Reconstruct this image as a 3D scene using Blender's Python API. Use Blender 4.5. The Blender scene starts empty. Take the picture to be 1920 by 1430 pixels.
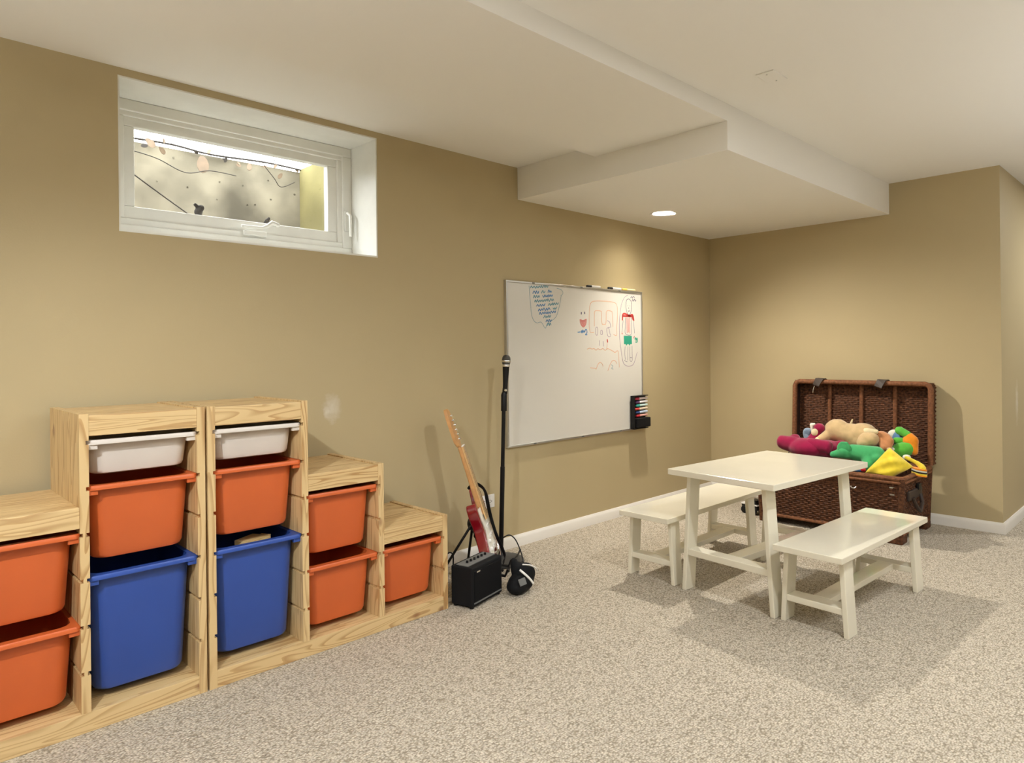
import bpy, bmesh, math, random
from mathutils import Vector, Matrix
random.seed(7)
PI = math.pi
scene = bpy.context.scene
COL = scene.collection

# ------------------------------------------------------------------ camera
cam_d = bpy.data.cameras.new('camera'); cam = bpy.data.objects.new('camera', cam_d); COL.objects.link(cam)
cam_d.sensor_width = 36.0; cam_d.sensor_fit = 'HORIZONTAL'
cam_d.lens = 1275.78 * 36.0 / 1920.0
cam_d.shift_y = -56.16 / 1920.0
cam_d.clip_start = 0.05
_r = Vector((0.71772, -0.69625, -0.01055)); _u = Vector((0.00758, -0.00735, 0.99994)); _f = Vector((0.69629, 0.71776, 0.0))
cam.matrix_world = Matrix(((_r.x, _u.x, -_f.x, -4.8906), (_r.y, _u.y, -_f.y, -2.7822), (_r.z, _u.z, -_f.z, 1.1119), (0, 0, 0, 1)))
scene.camera = cam

# ------------------------------------------------------------------ world: even overcast sky, seen only through the basement window
w = bpy.data.worlds.new('world'); scene.world = w; w.use_nodes = True
w.node_tree.nodes['Background'].inputs[0].default_value = (0.93, 0.97, 1.0, 1)
w.node_tree.nodes['Background'].inputs[1].default_value = 11.5

# sampling portal in the window opening (lets the sky light through with less noise, adds no light)
pd = bpy.data.lights.new('window_portal', 'AREA'); pd.shape = 'RECTANGLE'; pd.size = 0.95; pd.size_y = 0.40; pd.cycles.is_portal = True
po = bpy.data.objects.new('window_portal', pd); COL.objects.link(po); po.location = (-3.635, 0.318, 1.87); po.rotation_euler = (-PI / 2, 0, 0)

# ------------------------------------------------------------------ exposure
vs = scene.view_settings
vs.view_transform = 'Standard'; vs.look = 'None'; vs.gamma = 1.0; vs.use_curve_mapping = False
vs.exposure = 0.24

# ------------------------------------------------------------------ ceiling lamps and added fill lights
def area(name, loc, size, power, col, spread=180):
    d = bpy.data.lights.new(name, 'AREA'); d.shape = 'DISK'; d.size = size; d.energy = power; d.color = col
    d.spread = math.radians(spread)
    o = bpy.data.objects.new(name, d); COL.objects.link(o); o.location = loc
    return o
LAMP_COL = (0.93, 0.97, 1.0)
LAMPS = [((-5.35, -1.95, 2.176), 4), ((-2.9, -2.5, 2.176), 22), ((-1.4, -3.0, 2.176), 6),
         ((0.9, -2.8, 2.176), 18), ((-4.6, -4.2, 2.176), 8)]  # unseen: some inferred from shadows and bright floor, others added as fill
for i, (l, p) in enumerate(LAMPS):
    area('unseen_room_lamp', l, 0.07, p, LAMP_COL, 180)
# added fill spots aimed up to brighten the ceiling, out of view, no fixture
for l, p in (((-5.0, -3.6, 0.95), 140), ((-1.2, -4.3, 0.80), 130), ((-6.2, -1.5, 0.95), 80)):
    d = bpy.data.lights.new('ceiling_fill', 'SPOT'); d.energy = p; d.color = LAMP_COL; d.spot_size = math.radians(150); d.spot_blend = 0.6; d.shadow_soft_size = 0.12
    o = bpy.data.objects.new('ceiling_fill', d); COL.objects.link(o); o.location = l; o.rotation_euler = (PI, 0, 0)
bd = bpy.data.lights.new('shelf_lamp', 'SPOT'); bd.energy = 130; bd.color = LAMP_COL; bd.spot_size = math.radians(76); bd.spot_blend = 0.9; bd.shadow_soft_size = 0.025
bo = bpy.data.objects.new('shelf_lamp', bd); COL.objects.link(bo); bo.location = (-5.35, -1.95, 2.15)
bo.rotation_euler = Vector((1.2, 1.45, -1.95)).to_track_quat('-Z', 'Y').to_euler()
sd = bpy.data.lights.new('soffit_lamp', 'SPOT'); sd.energy = 98; sd.color = (1.0, 0.95, 0.86); sd.spot_size = math.radians(150); sd.spot_blend = 0.95; sd.shadow_soft_size = 0.02
so = bpy.data.objects.new('soffit_lamp', sd); COL.objects.link(so); so.location = (-1.159, -0.336, 2.008)
so.rotation_euler = Vector((0.08, -0.66, -1)).to_track_quat('-Z', 'Y').to_euler()

# ------------------------------------------------------------------ helpers
def thing(name, label, cat, loc=(0, 0, 0), rotz=0.0, group=None):
    o = bpy.data.objects.new(name, None); COL.objects.link(o)
    o.empty_display_size = 0.05
    o.location = loc; o.rotation_euler = (0, 0, rotz)
    return tag(o, label, cat, group)
def tag(o, label, cat, group=None):
    o['label'] = label; o['category'] = cat
    if group: o['group'] = group
    return o
def struct(o):
    o['kind'] = 'structure'; return o

class MB:
    def __init__(s): s.v = []; s.f = []
    def add(s, vs, fs):
        n = len(s.v); s.v += [tuple(v) for v in vs]; s.f += [tuple(i + n for i in f) for f in fs]; return s
    def box(s, x0, x1, y0, y1, z0, z1):
        if x0 > x1: x0, x1 = x1, x0
        if y0 > y1: y0, y1 = y1, y0
        if z0 > z1: z0, z1 = z1, z0
        return s.add([(x0, y0, z0), (x1, y0, z0), (x1, y1, z0), (x0, y1, z0), (x0, y0, z1), (x1, y0, z1), (x1, y1, z1), (x0, y1, z1)],
                     [(3, 2, 1, 0), (4, 5, 6, 7), (0, 1, 5, 4), (1, 2, 6, 5), (2, 3, 7, 6), (3, 0, 4, 7)])
    def hexa(s, bot, top):
        return s.add(list(bot) + list(top), [(3, 2, 1, 0), (4, 5, 6, 7), (0, 1, 5, 4), (1, 2, 6, 5), (2, 3, 7, 6), (3, 0, 4, 7)])
    def prism(s, poly, fn0, fn1):
        n = len(poly)
        return s.add([fn0(p) for p in poly] + [fn1(p) for p in poly],
                     [tuple(range(n))[::-1], tuple(range(n, 2 * n))] + [(i, (i + 1) % n, n + (i + 1) % n, n + i) for i in range(n)])
    def loft(s, rings, cap0=True, cap1=True):
        n = len(rings[0]); vs = [p for r in rings for p in r]; fs = []
        for k in range(len(rings) - 1):
            for i in range(n):
                j = (i + 1) % n
                fs.append((k * n + i, k * n + j, (k + 1) * n + j, (k + 1) * n + i))
        if cap0: fs.append(tuple(range(n))[::-1])
        if cap1: fs.append(tuple(range((len(rings) - 1) * n, len(rings) * n)))
        return s.add(vs, fs)
    def tube(s, path, r, seg=8, closed=False):
        P = [Vector(p) for p in path]; n = len(P); rings = []
        rr = r if isinstance(r, (list, tuple)) else [r] * n
        prev = None
        for i in range(n):
            if closed: t = P[(i + 1) % n] - P[i - 1]
            else: t = P[min(i + 1, n - 1)] - P[max(i - 1, 0)]
            t.normalize()
            if prev is None:
                a = Vector((0, 0, 1)) if abs(t.z) < 0.9 else Vector((1, 0, 0))
                b = t.cross(a).normalized()
            else:
                b = (prev - t * prev.dot(t)).normalized()
            prev = b; c = t.cross(b)
            rings.append([P[i] + (b * math.cos(2 * PI * k / seg) + c * math.sin(2 * PI * k / seg)) * rr[i] for k in range(seg)])
        if closed: rings.append(rings[0]); return s.loft(rings, False, False)
        return s.loft(rings)
    def lathe(s, prof, o=(0, 0, 0), seg=24, cap0=True, cap1=True):
        return s.loft([[(o[0] + r * math.cos(2 * PI * k / seg), o[1] + r * math.sin(2 * PI * k / seg), o[2] + z) for k in range(seg)] for r, z in prof], cap0, cap1)
    def ell(s, c, r, seg=16, rings=9, M=None):
        c = Vector(c); R = []
        for i in range(1, rings):
            a = PI * i / rings
            ring = []
            for k in range(seg):
                v = Vector((r[0] * math.sin(a) * math.cos(2 * PI * k / seg), r[1] * math.sin(a) * math.sin(2 * PI * k / seg), -r[2] * math.cos(a)))
                if M: v = M @ v
                ring.append(c + v)
            R.append(ring)
        return s.loft(R)
    def ribbon(s, path, width, nrm, th=0.0):
        P = [Vector(p) for p in path]; N = Vector(nrm); rings = []
        for i in range(len(P)):
            t = (P[min(i + 1, len(P) - 1)] - P[max(i - 1, 0)]).normalized(); b = t.cross(N).normalized() * width / 2
            rings.append([P[i] - b, P[i] + b, P[i] + b + N * th, P[i] - b + N * th])
        return s.loft(rings)
    def build(s, name, mat, parent=None, smooth=False, bevel=0.0, seg=2, loc=None):
        me = bpy.data.meshes.new(name); me.from_pydata(s.v, [], s.f); me.update()
        bm = bmesh.new(); bm.from_mesh(me); bmesh.ops.recalc_face_normals(bm, faces=bm.faces); bm.to_mesh(me); bm.free()
        if mat: me.materials.append(mat)
        o = bpy.data.objects.new(name, me); COL.objects.link(o)
        if parent: o.parent = parent
        if loc: o.location = loc
        if smooth:
            for p in me.polygons: p.use_smooth = True
            me.set_sharp_from_angle(angle=math.radians(42))
        if bevel:
            m = o.modifiers.new('bevel', 'BEVEL'); m.width = bevel; m.segments = seg; m.limit_method = 'ANGLE'; m.angle_limit = math.radians(40)
        return o

def rrect(w, d, r, n=5):
    pts = []
    for cx, cy, a0 in ((w / 2 - r, d / 2 - r, 0), (-w / 2 + r, d / 2 - r, PI / 2), (-w / 2 + r, -d / 2 + r, PI), (w / 2 - r, -d / 2 + r, 1.5 * PI)):
        for k in range(n + 1):
            a = a0 + PI / 2 * k / n; pts.append((cx + r * math.cos(a), cy + r * math.sin(a)))
    return pts
def catmull(P, n=6, closed=True):
    out = []; N = len(P)
    rng = range(N) if closed else range(N - 1)
    for i in rng:
        g = (lambda k: Vector(P[k % N])) if closed else (lambda k: Vector(P[min(max(k, 0), N - 1)]))
        p0, p1, p2, p3 = g(i - 1), g(i), g(i + 1), g(i + 2)
        for k in range(n):
            t = k / n
            out.append(0.5 * ((2 * p1) + (p2 - p0) * t + (2 * p0 - 5 * p1 + 4 * p2 - p3) * t * t + (3 * p1 - p0 - 3 * p2 + p3) * t ** 3))
    if not closed: out.append(Vector(P[-1]))
    return out
def blob(name, balls, mat, parent, vox=0.007, smooth=8):
    """soft continuous body: balls = (centre, radius or radii) or ('c', a, ra, b, rb) capsules, fused into one surface"""
    m = MB()
    for b in balls:
        if b[0] == 'c':
            a, ra, c, rc = Vector(b[1]), b[2], Vector(b[3]), b[4]
            n = max(3, int((c - a).length / (min(ra, rc) * 0.35)))
            for k in range(n + 1):
                t = k / n; rad = ra + (rc - ra) * t; m.ell(a.lerp(c, t), (rad, rad, rad), 10, 7)
        else:
            r = b[1] if isinstance(b[1], (tuple, list)) else (b[1],) * 3
            M = Matrix.Rotation(b[2][0], 3, b[2][1]) if len(b) > 2 else None
            m.ell(b[0], r, 16, 9, M)
    o = m.build(name, mat, parent)
    r = o.modifiers.new('fuse', 'REMESH'); r.mode = 'VOXEL'; r.voxel_size = vox; r.use_smooth_shade = True
    s = o.modifiers.new('smooth', 'SMOOTH'); s.factor = 0.5; s.iterations = smooth
    return o

# ------------------------------------------------------------------ materials
def mat(name, col, rough=0.5, metal=0.0, spec=0.5, var=0.0, vscale=20.0, bump=0.0, bscale=200.0, emit=None, sheen=0.0, coat=0.0):
    m = bpy.data.materials.new(name); m.use_nodes = True; nt = m.node_tree; b = nt.nodes['Principled BSDF']
    b.inputs['Base Color'].default_value = (*col, 1); b.inputs['Roughness'].default_value = rough
    b.inputs['Metallic'].default_value = metal; b.inputs['Specular IOR Level'].default_value = spec
    if sheen: b.inputs['Sheen Weight'].default_value = sheen
    if coat: b.inputs['Coat Weight'].default_value = coat
    if emit:
        b.inputs['Emission Color'].default_value = (*emit[0], 1); b.inputs['Emission Strength'].default_value = emit[1]
    tc = None
    if var or bump: tc = nt.nodes.new('ShaderNodeTexCoord')
    if var:
        n = nt.nodes.new('ShaderNodeTexNoise'); n.inputs['Scale'].default_value = vscale; n.inputs['Detail'].default_value = 3
        nt.links.new(tc.outputs['Object'], n.inputs['Vector'])
        r = nt.nodes.new('ShaderNodeMapRange'); r.inputs[1].default_value = 0.3; r.inputs[2].default_value = 0.7
        r.inputs[3].default_value = 1 - var; r.inputs[4].default_value = 1 + var
        nt.links.new(n.outputs['Fac'], r.inputs[0])
        mx = nt.nodes.new('ShaderNodeMix'); mx.data_type = 'RGBA'; mx.blend_type = 'MULTIPLY'; mx.inputs[0].default_value = 1
        mx.inputs[6].default_value = (*col, 1); nt.links.new(r.outputs[0], mx.inputs[7]); nt.links.new(mx.outputs[2], b.inputs['Base Color'])
    if bump:
        n = nt.nodes.new('ShaderNodeTexNoise'); n.inputs['Scale'].default_value = bscale; n.inputs['Detail'].default_value = 4
        nt.links.new(tc.outputs['Object'], n.inputs['Vector'])
        bp = nt.nodes.new('ShaderNodeBump'); bp.inputs['Strength'].default_value = bump; bp.inputs['Distance'].default_value = 0.002
        nt.links.new(n.outputs['Fac'], bp.inputs['Height']); nt.links.new(bp.outputs[0], b.inputs['Normal'])
    return m

def pine(name, axis):
    m = bpy.data.materials.new(name); m.use_nodes = True; nt = m.node_tree; b = nt.nodes['Principled BSDF']; L = nt.links.new
    N = nt.nodes.new
    tc = N('ShaderNodeTexCoord'); oi = N('ShaderNodeObjectInfo')
    off = N('ShaderNodeVectorMath'); off.operation = 'SCALE'; off.inputs[0].default_value = (3.1, 5.7, 4.3); L(oi.outputs['Random'], off.inputs['Scale'])
    ad = N('ShaderNodeVectorMath'); ad.operation = 'ADD'; L(tc.outputs['Object'], ad.inputs[0]); L(off.outputs[0], ad.inputs[1])
    mp = N('ShaderNodeMapping'); sc = [9.0, 9.0, 9.0]; sc['xyz'.index(axis)] = 0.9; mp.inputs['Scale'].default_value = sc; L(ad.outputs[0], mp.inputs[0])
    n1 = N('ShaderNodeTexNoise'); n1.inputs['Scale'].default_value = 1.6; n1.inputs['Detail'].default_value = 1.5; n1.inputs['Distortion'].default_value = 0.7; L(mp.outputs[0], n1.inputs[0])
    mul = N('ShaderNodeMath'); mul.operation = 'MULTIPLY'; mul.inputs[1].default_value = 11.5; L(n1.outputs['Fac'], mul.inputs[0])
    fr = N('ShaderNodeMath'); fr.operation = 'FRACT'; L(mul.outputs[0], fr.inputs[0])
    cr = N('ShaderNodeValToRGB'); e = cr.color_ramp.elements
    e[0].position = 0.0; e[0].color = (0.68, 0.48, 0.235, 1); e[1].position = 1.0; e[1].color = (0.52, 0.31, 0.12, 1)
    x = cr.color_ramp.elements.new(0.55); x.color = (0.66, 0.465, 0.225, 1)
    x = cr.color_ramp.elements.new(0.9); x.color = (0.42, 0.23, 0.085, 1)
    L(fr.outputs[0], cr.inputs[0])
    # broad heartwood tone
    n2 = N('ShaderNodeTexNoise'); n2.inputs['Scale'].default_value = 0.8; L(mp.outputs[0], n2.inputs[0])
    r2 = N('ShaderNodeMapRange'); r2.inputs[1].default_value = 0.35; r2.inputs[2].default_value = 0.65; r2.inputs[3].default_value = 0.0; r2.inputs[4].default_value = 0.35; L(n2.outputs['Fac'], r2.inputs[0])
    m1 = N('ShaderNodeMix'); m1.data_type = 'RGBA'; L(r2.outputs[0], m1.inputs[0]); L(cr.outputs[0], m1.inputs[6]); m1.inputs[7].default_value = (0.74, 0.56, 0.30, 1)
    # knots
    mk = N('ShaderNodeMapping'); sk = [5.0, 5.0, 5.0]; sk['xyz'.index(axis)] = 3.0; mk.inputs['Scale'].default_value = sk; L(ad.outputs[0], mk.inputs[0])
    vo = N('ShaderNodeTexVoronoi'); vo.inputs['Scale'].default_value = 1.0; L(mk.outputs[0], vo.inputs[0])
    rk = N('ShaderNodeMapRange'); rk.inputs[1].default_value = 0.04; rk.inputs[2].default_value = 0.085; rk.inputs[3].default_value = 0.8; rk.inputs[4].default_value = 0.0; L(vo.outputs['Distance'], rk.inputs[0])
    m2 = N('ShaderNodeMix'); m2.data_type = 'RGBA'; L(rk.outputs[0], m2.inputs[0]); L(m1.outputs[2], m2.inputs[6]); m2.inputs[7].default_value = (0.25, 0.10, 0.04, 1)
    L(m2.outputs[2], b.inputs['Base Color'])
    b.inputs['Roughness'].default_value = 0.45
    return m

def wall_mat(name, col, scuff_glare=None):
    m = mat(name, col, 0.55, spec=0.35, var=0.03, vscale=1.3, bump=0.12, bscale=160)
    if scuff_glare:
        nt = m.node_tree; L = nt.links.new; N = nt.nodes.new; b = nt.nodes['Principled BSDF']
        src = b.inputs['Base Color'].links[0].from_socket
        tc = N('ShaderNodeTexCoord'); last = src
        for (c, s) in scuff_glare:
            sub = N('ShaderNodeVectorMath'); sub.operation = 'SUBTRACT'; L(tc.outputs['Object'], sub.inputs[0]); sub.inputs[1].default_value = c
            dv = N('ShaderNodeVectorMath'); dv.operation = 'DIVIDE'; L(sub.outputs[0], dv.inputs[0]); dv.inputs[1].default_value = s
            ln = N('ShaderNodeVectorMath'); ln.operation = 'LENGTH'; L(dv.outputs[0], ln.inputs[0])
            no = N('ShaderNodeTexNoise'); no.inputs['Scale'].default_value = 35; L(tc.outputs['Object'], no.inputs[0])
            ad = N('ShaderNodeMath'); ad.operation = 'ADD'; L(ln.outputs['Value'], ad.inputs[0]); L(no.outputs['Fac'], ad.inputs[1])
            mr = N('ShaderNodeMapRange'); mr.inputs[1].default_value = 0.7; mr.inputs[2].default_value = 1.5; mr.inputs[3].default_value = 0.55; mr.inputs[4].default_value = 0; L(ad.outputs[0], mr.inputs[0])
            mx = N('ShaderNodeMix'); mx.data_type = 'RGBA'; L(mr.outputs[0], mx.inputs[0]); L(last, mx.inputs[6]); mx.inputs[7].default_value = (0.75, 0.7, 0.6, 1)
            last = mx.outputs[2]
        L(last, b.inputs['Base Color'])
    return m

def carpet_mat():
    m = bpy.data.materials.new('carpet'); m.use_nodes = True; nt = m.node_tree; b = nt.nodes['Principled BSDF']; L = nt.links.new; N = nt.nodes.new
    tc = N('ShaderNodeTexCoord')
    mp = N('ShaderNodeMapping'); mp.inputs['Scale'].default_value = (120, 165, 120); L(tc.outputs['Object'], mp.inputs[0])
    nz = N('ShaderNodeTexNoise'); nz.inputs['Scale'].default_value = 0.25; nz.inputs['Detail'].default_value = 2; L(mp.outputs[0], nz.inputs[0])
    av = N('ShaderNodeVectorMath'); av.operation = 'MULTIPLY_ADD'; L(nz.outputs['Color'], av.inputs[0]); av.inputs[1].default_value = (1.4, 1.4, 1.4); L(mp.outputs[0], av.inputs[2])
    vo = N('ShaderNodeTexVoronoi'); vo.inputs['Scale'].default_value = 1.0; vo.inputs['Randomness'].default_value = 0.75; L(av.outputs[0], vo.inputs[0])
    cr = N('ShaderNodeValToRGB'); e = cr.color_ramp.elements
    e[0].position = 0.1; e[0].color = (0.70, 0.635, 0.53, 1); e[1].position = 0.75; e[1].color = (0.32, 0.27, 0.20, 1)
    x = cr.color_ramp.elements.new(0.45); x.color = (0.57, 0.50, 0.40, 1)
    L(vo.outputs['Distance'], cr.inputs[0])
    # each loop slightly different in tone
    r1 = N('ShaderNodeSeparateColor'); L(vo.outputs['Color'], r1.inputs[0])
    mr = N('ShaderNodeMapRange'); mr.inputs[3].default_value = 0.82; mr.inputs[4].default_value = 1.12; L(r1.outputs[0], mr.inputs[0])
    mx = N('ShaderNodeMix'); mx.data_type = 'RGBA'; mx.blend_type = 'MULTIPLY'; mx.inputs[0].default_value = 1; L(cr.outputs[0], mx.inputs[6]); L(mr.outputs[0], mx.inputs[7])
    L(mx.outputs[2], b.inputs['Base Color'])
    bp = N('ShaderNodeBump'); bp.invert = True; bp.inputs['Strength'].default_value = 0.8; bp.inputs['Distance'].default_value = 0.006
    L(vo.outputs['Distance'], bp.inputs['Height']); L(bp.outputs[0], b.inputs['Normal'])
    b.inputs['Roughness'].default_value = 0.95; b.inputs['Specular IOR Level'].default_value = 0.1
    return m

def glass_mat():
    m = bpy.data.materials.new('dirty_glass'); m.use_nodes = True; nt = m.node_tree; L = nt.links.new; N = nt.nodes.new
    out = nt.nodes['Material Output']; nt.nodes.remove(nt.nodes['Principled BSDF'])
    tr = N('ShaderNodeBsdfTransparent'); gl = N('ShaderNodeBsdfGlossy'); gl.inputs['Roughness'].default_value = 0.03
    fr = N('ShaderNodeValue'); fr.outputs[0].default_value = 0.06
    m1 = N('ShaderNodeMixShader'); L(fr.outputs[0], m1.inputs[0]); L(tr.outputs[0], m1.inputs[1]); L(gl.outputs[0], m1.inputs[2])
    tc = N('ShaderNodeTexCoord')
    vo = N('ShaderNodeTexVoronoi'); vo.inputs['Scale'].default_value = 16; L(tc.outputs['Object'], vo.inputs[0])
    no = N('ShaderNodeTexNoise'); no.inputs['Scale'].default_value = 60; L(tc.outputs['Object'], no.inputs[0])
    ad = N('ShaderNodeMath'); ad.operation = 'MULTIPLY_ADD'; L(no.outputs['Fac'], ad.inputs[0]); ad.inputs[1].default_value = 0.3; L(vo.outputs['Distance'], ad.inputs[2])
    mr = N('ShaderNodeMapRange'); mr.inputs[1].default_value = 0.19; mr.inputs[2].default_value = 0.25; mr.inputs[3].default_value = 0.85; mr.inputs[4].default_value = 0.0; L(ad.outputs[0], mr.inputs[0])
    df = N('ShaderNodeBsdfDiffuse'); df.inputs[0].default_value = (0.10, 0.09, 0.07, 1)
    m2 = N('ShaderNodeMixShader'); L(mr.outputs[0], m2.inputs[0]); L(m1.outputs[0], m2.inputs[1]); L(df.outputs[0], m2.inputs[2])
    L(m2.outputs[0], out.inputs[0])
    return m

M = {}
M['wall'] = wall_mat('tan_wall_paint', (0.50, 0.405, 0.235), [((-3.33, 0, 0.865), (0.05, 0.05, 0.075)), ((0.44, -1.907, 0.75), (0.05, 0.05, 0.16)), ((-3.36, 0, 0.85), (0.018, .05, 0.03))])  # scuffs on the window wall; return-wall spot is glare put into the colour
M['ceil'] = mat('ceiling_paint', (0.90, 0.87, 0.81), 0.8, spec=0.2, bump=0.1, bscale=220)
M['trim'] = mat('white_trim_paint', (0.84, 0.80, 0.74), 0.35)
M['winwhite'] = mat('window_white_vinyl', (0.85, 0.84, 0.78), 0.4, var=0.03, vscale=12)
M['carpet'] = carpet_mat()
M['pinex'] = pine('pine_grain_along', 'x'); M['pinez'] = pine('pine_grain_up', 'z')
M['orange'] = mat('orange_plastic', (0.62, 0.125, 0.030), 0.38, var=0.05, vscale=5, bump=0.03, bscale=500)
M['blue'] = mat('blue_plastic', (0.028, 0.078, 0.35), 0.38, var=0.05, vscale=5, bump=0.03, bscale=500)
M['whiteplastic'] = mat('white_plastic', (0.66, 0.60, 0.54), 0.35, var=0.03, vscale=6)
M['ivory'] = mat('ivory_lacquer', (0.83, 0.78, 0.64), 0.16, spec=0.5, var=0.03, vscale=4, coat=0.3)
M['black'] = mat('black_plastic', (0.006, 0.006, 0.007), 0.4, spec=0.3)
M['blackmat'] = mat('black_fabric', (0.005, 0.005, 0.006), 0.8, spec=0.25, bump=0.3, bscale=600)
M['blackmetal'] = mat('black_metal_tube', (0.006, 0.006, 0.007), 0.35, spec=0.3)
M['chrome'] = mat('chrome', (0.75, 0.75, 0.73), 0.2, 1.0)
M['alu'] = mat('aluminium_frame', (0.62, 0.61, 0.58), 0.35, 0.9)
M['board'] = mat('whiteboard_enamel', (0.72, 0.69, 0.63), 0.25, spec=0.5)
M['maple'] = mat('maple_neck', (0.62, 0.33, 0.13), 0.35, var=0.12, vscale=30)
M['fret'] = mat('pale_maple_fretboard', (0.72, 0.45, 0.20), 0.35)
M['red'] = mat('cherry_red_lacquer', (0.22, 0.004, 0.010), 0.15, coat=1.0, spec=0.6)
M['pickguard'] = mat('white_pickguard', (0.85, 0.83, 0.74), 0.3)
M['leather'] = mat('dark_leather', (0.045, 0.028, 0.02), 0.55, bump=0.2, bscale=300)
M['white'] = mat('white_plain', (0.85, 0.83, 0.8), 0.4)
M['grey'] = mat('grey_plain', (0.16, 0.16, 0.155), 0.6)
M['lampglow'] = mat('lamp_glow', (1, 1, 1), 0.5, emit=((1.0, 0.93, 0.80), 260.0))
M['lens'] = mat('lamp_lens', (1, 1, 1), 0.5, emit=((1.0, 0.97, 0.92), 3.0))
M['concrete'] = mat('weathered_concrete', (0.165, 0.15, 0.112), 0.95, spec=0.1, var=0.5, vscale=4.5, bump=0.4, bscale=30)
M['concrete_lit'] = mat('yellow_lit_concrete', (0.17, 0.15, 0.065), 0.95, spec=0.1, var=0.2, vscale=4, bump=0.4, bscale=30)  # side wall of the well: yellowish light put into the concrete colour
M['gravel'] = mat('pale_gravel', (0.12, 0.11, 0.095), 0.95, var=0.3, vscale=40, bump=0.5, bscale=60)
M['glass'] = glass_mat()
M['dryleaf'] = mat('dry_leaf', (0.16, 0.115, 0.075), 0.8, var=0.2, vscale=30)
M['twig'] = mat('grey_twig', (0.022, 0.018, 0.015), 0.9)

def wicker(name, a, c):
    return mat(name, a, 0.6, spec=0.22, var=c, vscale=70, bump=0.4, bscale=350)
M['wick'] = wicker('brown_wicker', (0.105, 0.042, 0.020), 0.65)
M['wickdark'] = mat('wicker_core', (0.035, 0.014, 0.007), 0.8)
M['cane'] = wicker('rattan_cane', (0.21, 0.085, 0.038), 0.35)
def plush(name, c): return mat(name, c, 0.95, spec=0.1, var=0.12, vscale=25, bump=0.5, bscale=450, sheen=0.35)
M['p_beige'] = plush('beige_plush', (0.62, 0.44, 0.23)); M['p_cream'] = plush('cream_plush', (0.80, 0.68, 0.42))
M['p_mag'] = plush('magenta_plush', (0.29, 0.008, 0.055)); M['p_green'] = plush('mint_green_plush', (0.065, 0.40, 0.145))
M['p_green2'] = plush('grass_green_plush', (0.12, 0.50, 0.06)); M['p_orange'] = plush('orange_plush', (0.90, 0.30, 0.02))
M['p_yellow'] = plush('yellow_plush', (0.86, 0.66, 0.05)); M['p_blue'] = plush('blue_plush', (0.13, 0.26, 0.48)); M['p_white'] = plush('white_plush', (0.8, 0.77, 0.66))
M['p_tan'] = plush('terracotta_plush', (0.55, 0.24, 0.10)); M['p_grey'] = plush('blue_grey_plush', (0.25, 0.33, 0.43))

# ------------------------------------------------------------------ room shell
X0, X1, YF = -7.2, 3.2, -6.2          # far ends of the room
YC = -1.907                            # the outside corner of the back wall
ZU, ZS, ZL, ZB = 2.186, 2.168, 2.112, 1.985
XB, YB, YS = -2.133, -1.308, -0.57
TOP = 2.40
WX0, WX1, WZ0, WZ1 = -4.186, -3.079, 1.5677, 2.1404
RD = 0.235                             # depth of the window recess

struct(MB().box(X0 - .2, X1 + .2, YF - .2, 0.6, -0.15, 0.0).build('floor', M['carpet']))
# wall with the window opening
wl = MB()
for x0, x1, z0, z1 in ((X0 - .2, WX0, -.1, TOP), (WX1, 0.2, -.1, TOP), (WX0, WX1, -.1, WZ0), (WX0, WX1, WZ1, TOP)):
    wl.box(x0, x1, 0, 0.33, z0, z1)
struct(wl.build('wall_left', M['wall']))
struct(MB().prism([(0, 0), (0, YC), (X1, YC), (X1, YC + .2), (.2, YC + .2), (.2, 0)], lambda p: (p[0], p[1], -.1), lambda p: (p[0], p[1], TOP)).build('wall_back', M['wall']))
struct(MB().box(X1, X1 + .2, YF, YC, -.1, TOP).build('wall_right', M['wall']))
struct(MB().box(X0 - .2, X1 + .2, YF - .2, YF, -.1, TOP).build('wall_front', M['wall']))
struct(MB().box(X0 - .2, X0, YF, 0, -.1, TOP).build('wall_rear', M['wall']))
# ceiling: high field, lower slab, strip along the window wall, deep soffit box with a round hole for the lamp
ceil = struct(MB().box(X0 - .2, X1 + .2, YF - .2, YB, ZU, TOP + .1).build('ceiling', M['ceil']))
MB().box(X0, XB, YB, YS, ZL, TOP + .1).build('lowered_slab', M['ceil'], ceil)
MB().box(X0, XB, YS, 0.0, ZS, TOP + .1).build('wall_strip', M['ceil'], ceil)
LX, LY, LR = -1.159, -0.336, 0.068
def soffit():
    bm = bmesh.new()
    rect = [bm.verts.new(p) for p in ((XB, YB, ZB), (0, YB, ZB), (0, 0, ZB), (XB, 0, ZB))]
    circ = [bm.verts.new((LX + LR * math.cos(2 * PI * k / 40), LY + LR * math.sin(2 * PI * k / 40), ZB)) for k in range(40)]
    ed = [bm.edges.new((rect[i], rect[(i + 1) % 4])) for i in range(4)] + [bm.edges.new((circ[i], circ[(i + 1) % 40])) for i in range(40)]
    bmesh.ops.triangle_fill(bm, use_beauty=True, edges=ed)
    t = [bm.verts.new((v.co.x, v.co.y, TOP + .1)) for v in rect]
    for i in range(4): bm.faces.new((rect[i], rect[(i + 1) % 4], t[(i + 1) % 4], t[i]))
    bm.faces.new(t)
    # upper side of the lamp hole so the soffit stays a closed solid
    c2 = [bm.verts.new((v.co.x, v.co.y, ZB + .115)) for v in circ]
    for i in range(40): bm.faces.new((circ[i], circ[(i + 1) % 40], c2[(i + 1) % 40], c2[i]))
    bm.faces.new(c2)
    bmesh.ops.recalc_face_normals(bm, faces=bm.faces)
    me = bpy.data.meshes.new('soffit_box'); bm.to_mesh(me); bm.free(); me.materials.append(M['ceil'])
    o = bpy.data.objects.new('soffit_box', me); COL.objects.link(o); o.parent = ceil
soffit()
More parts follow.
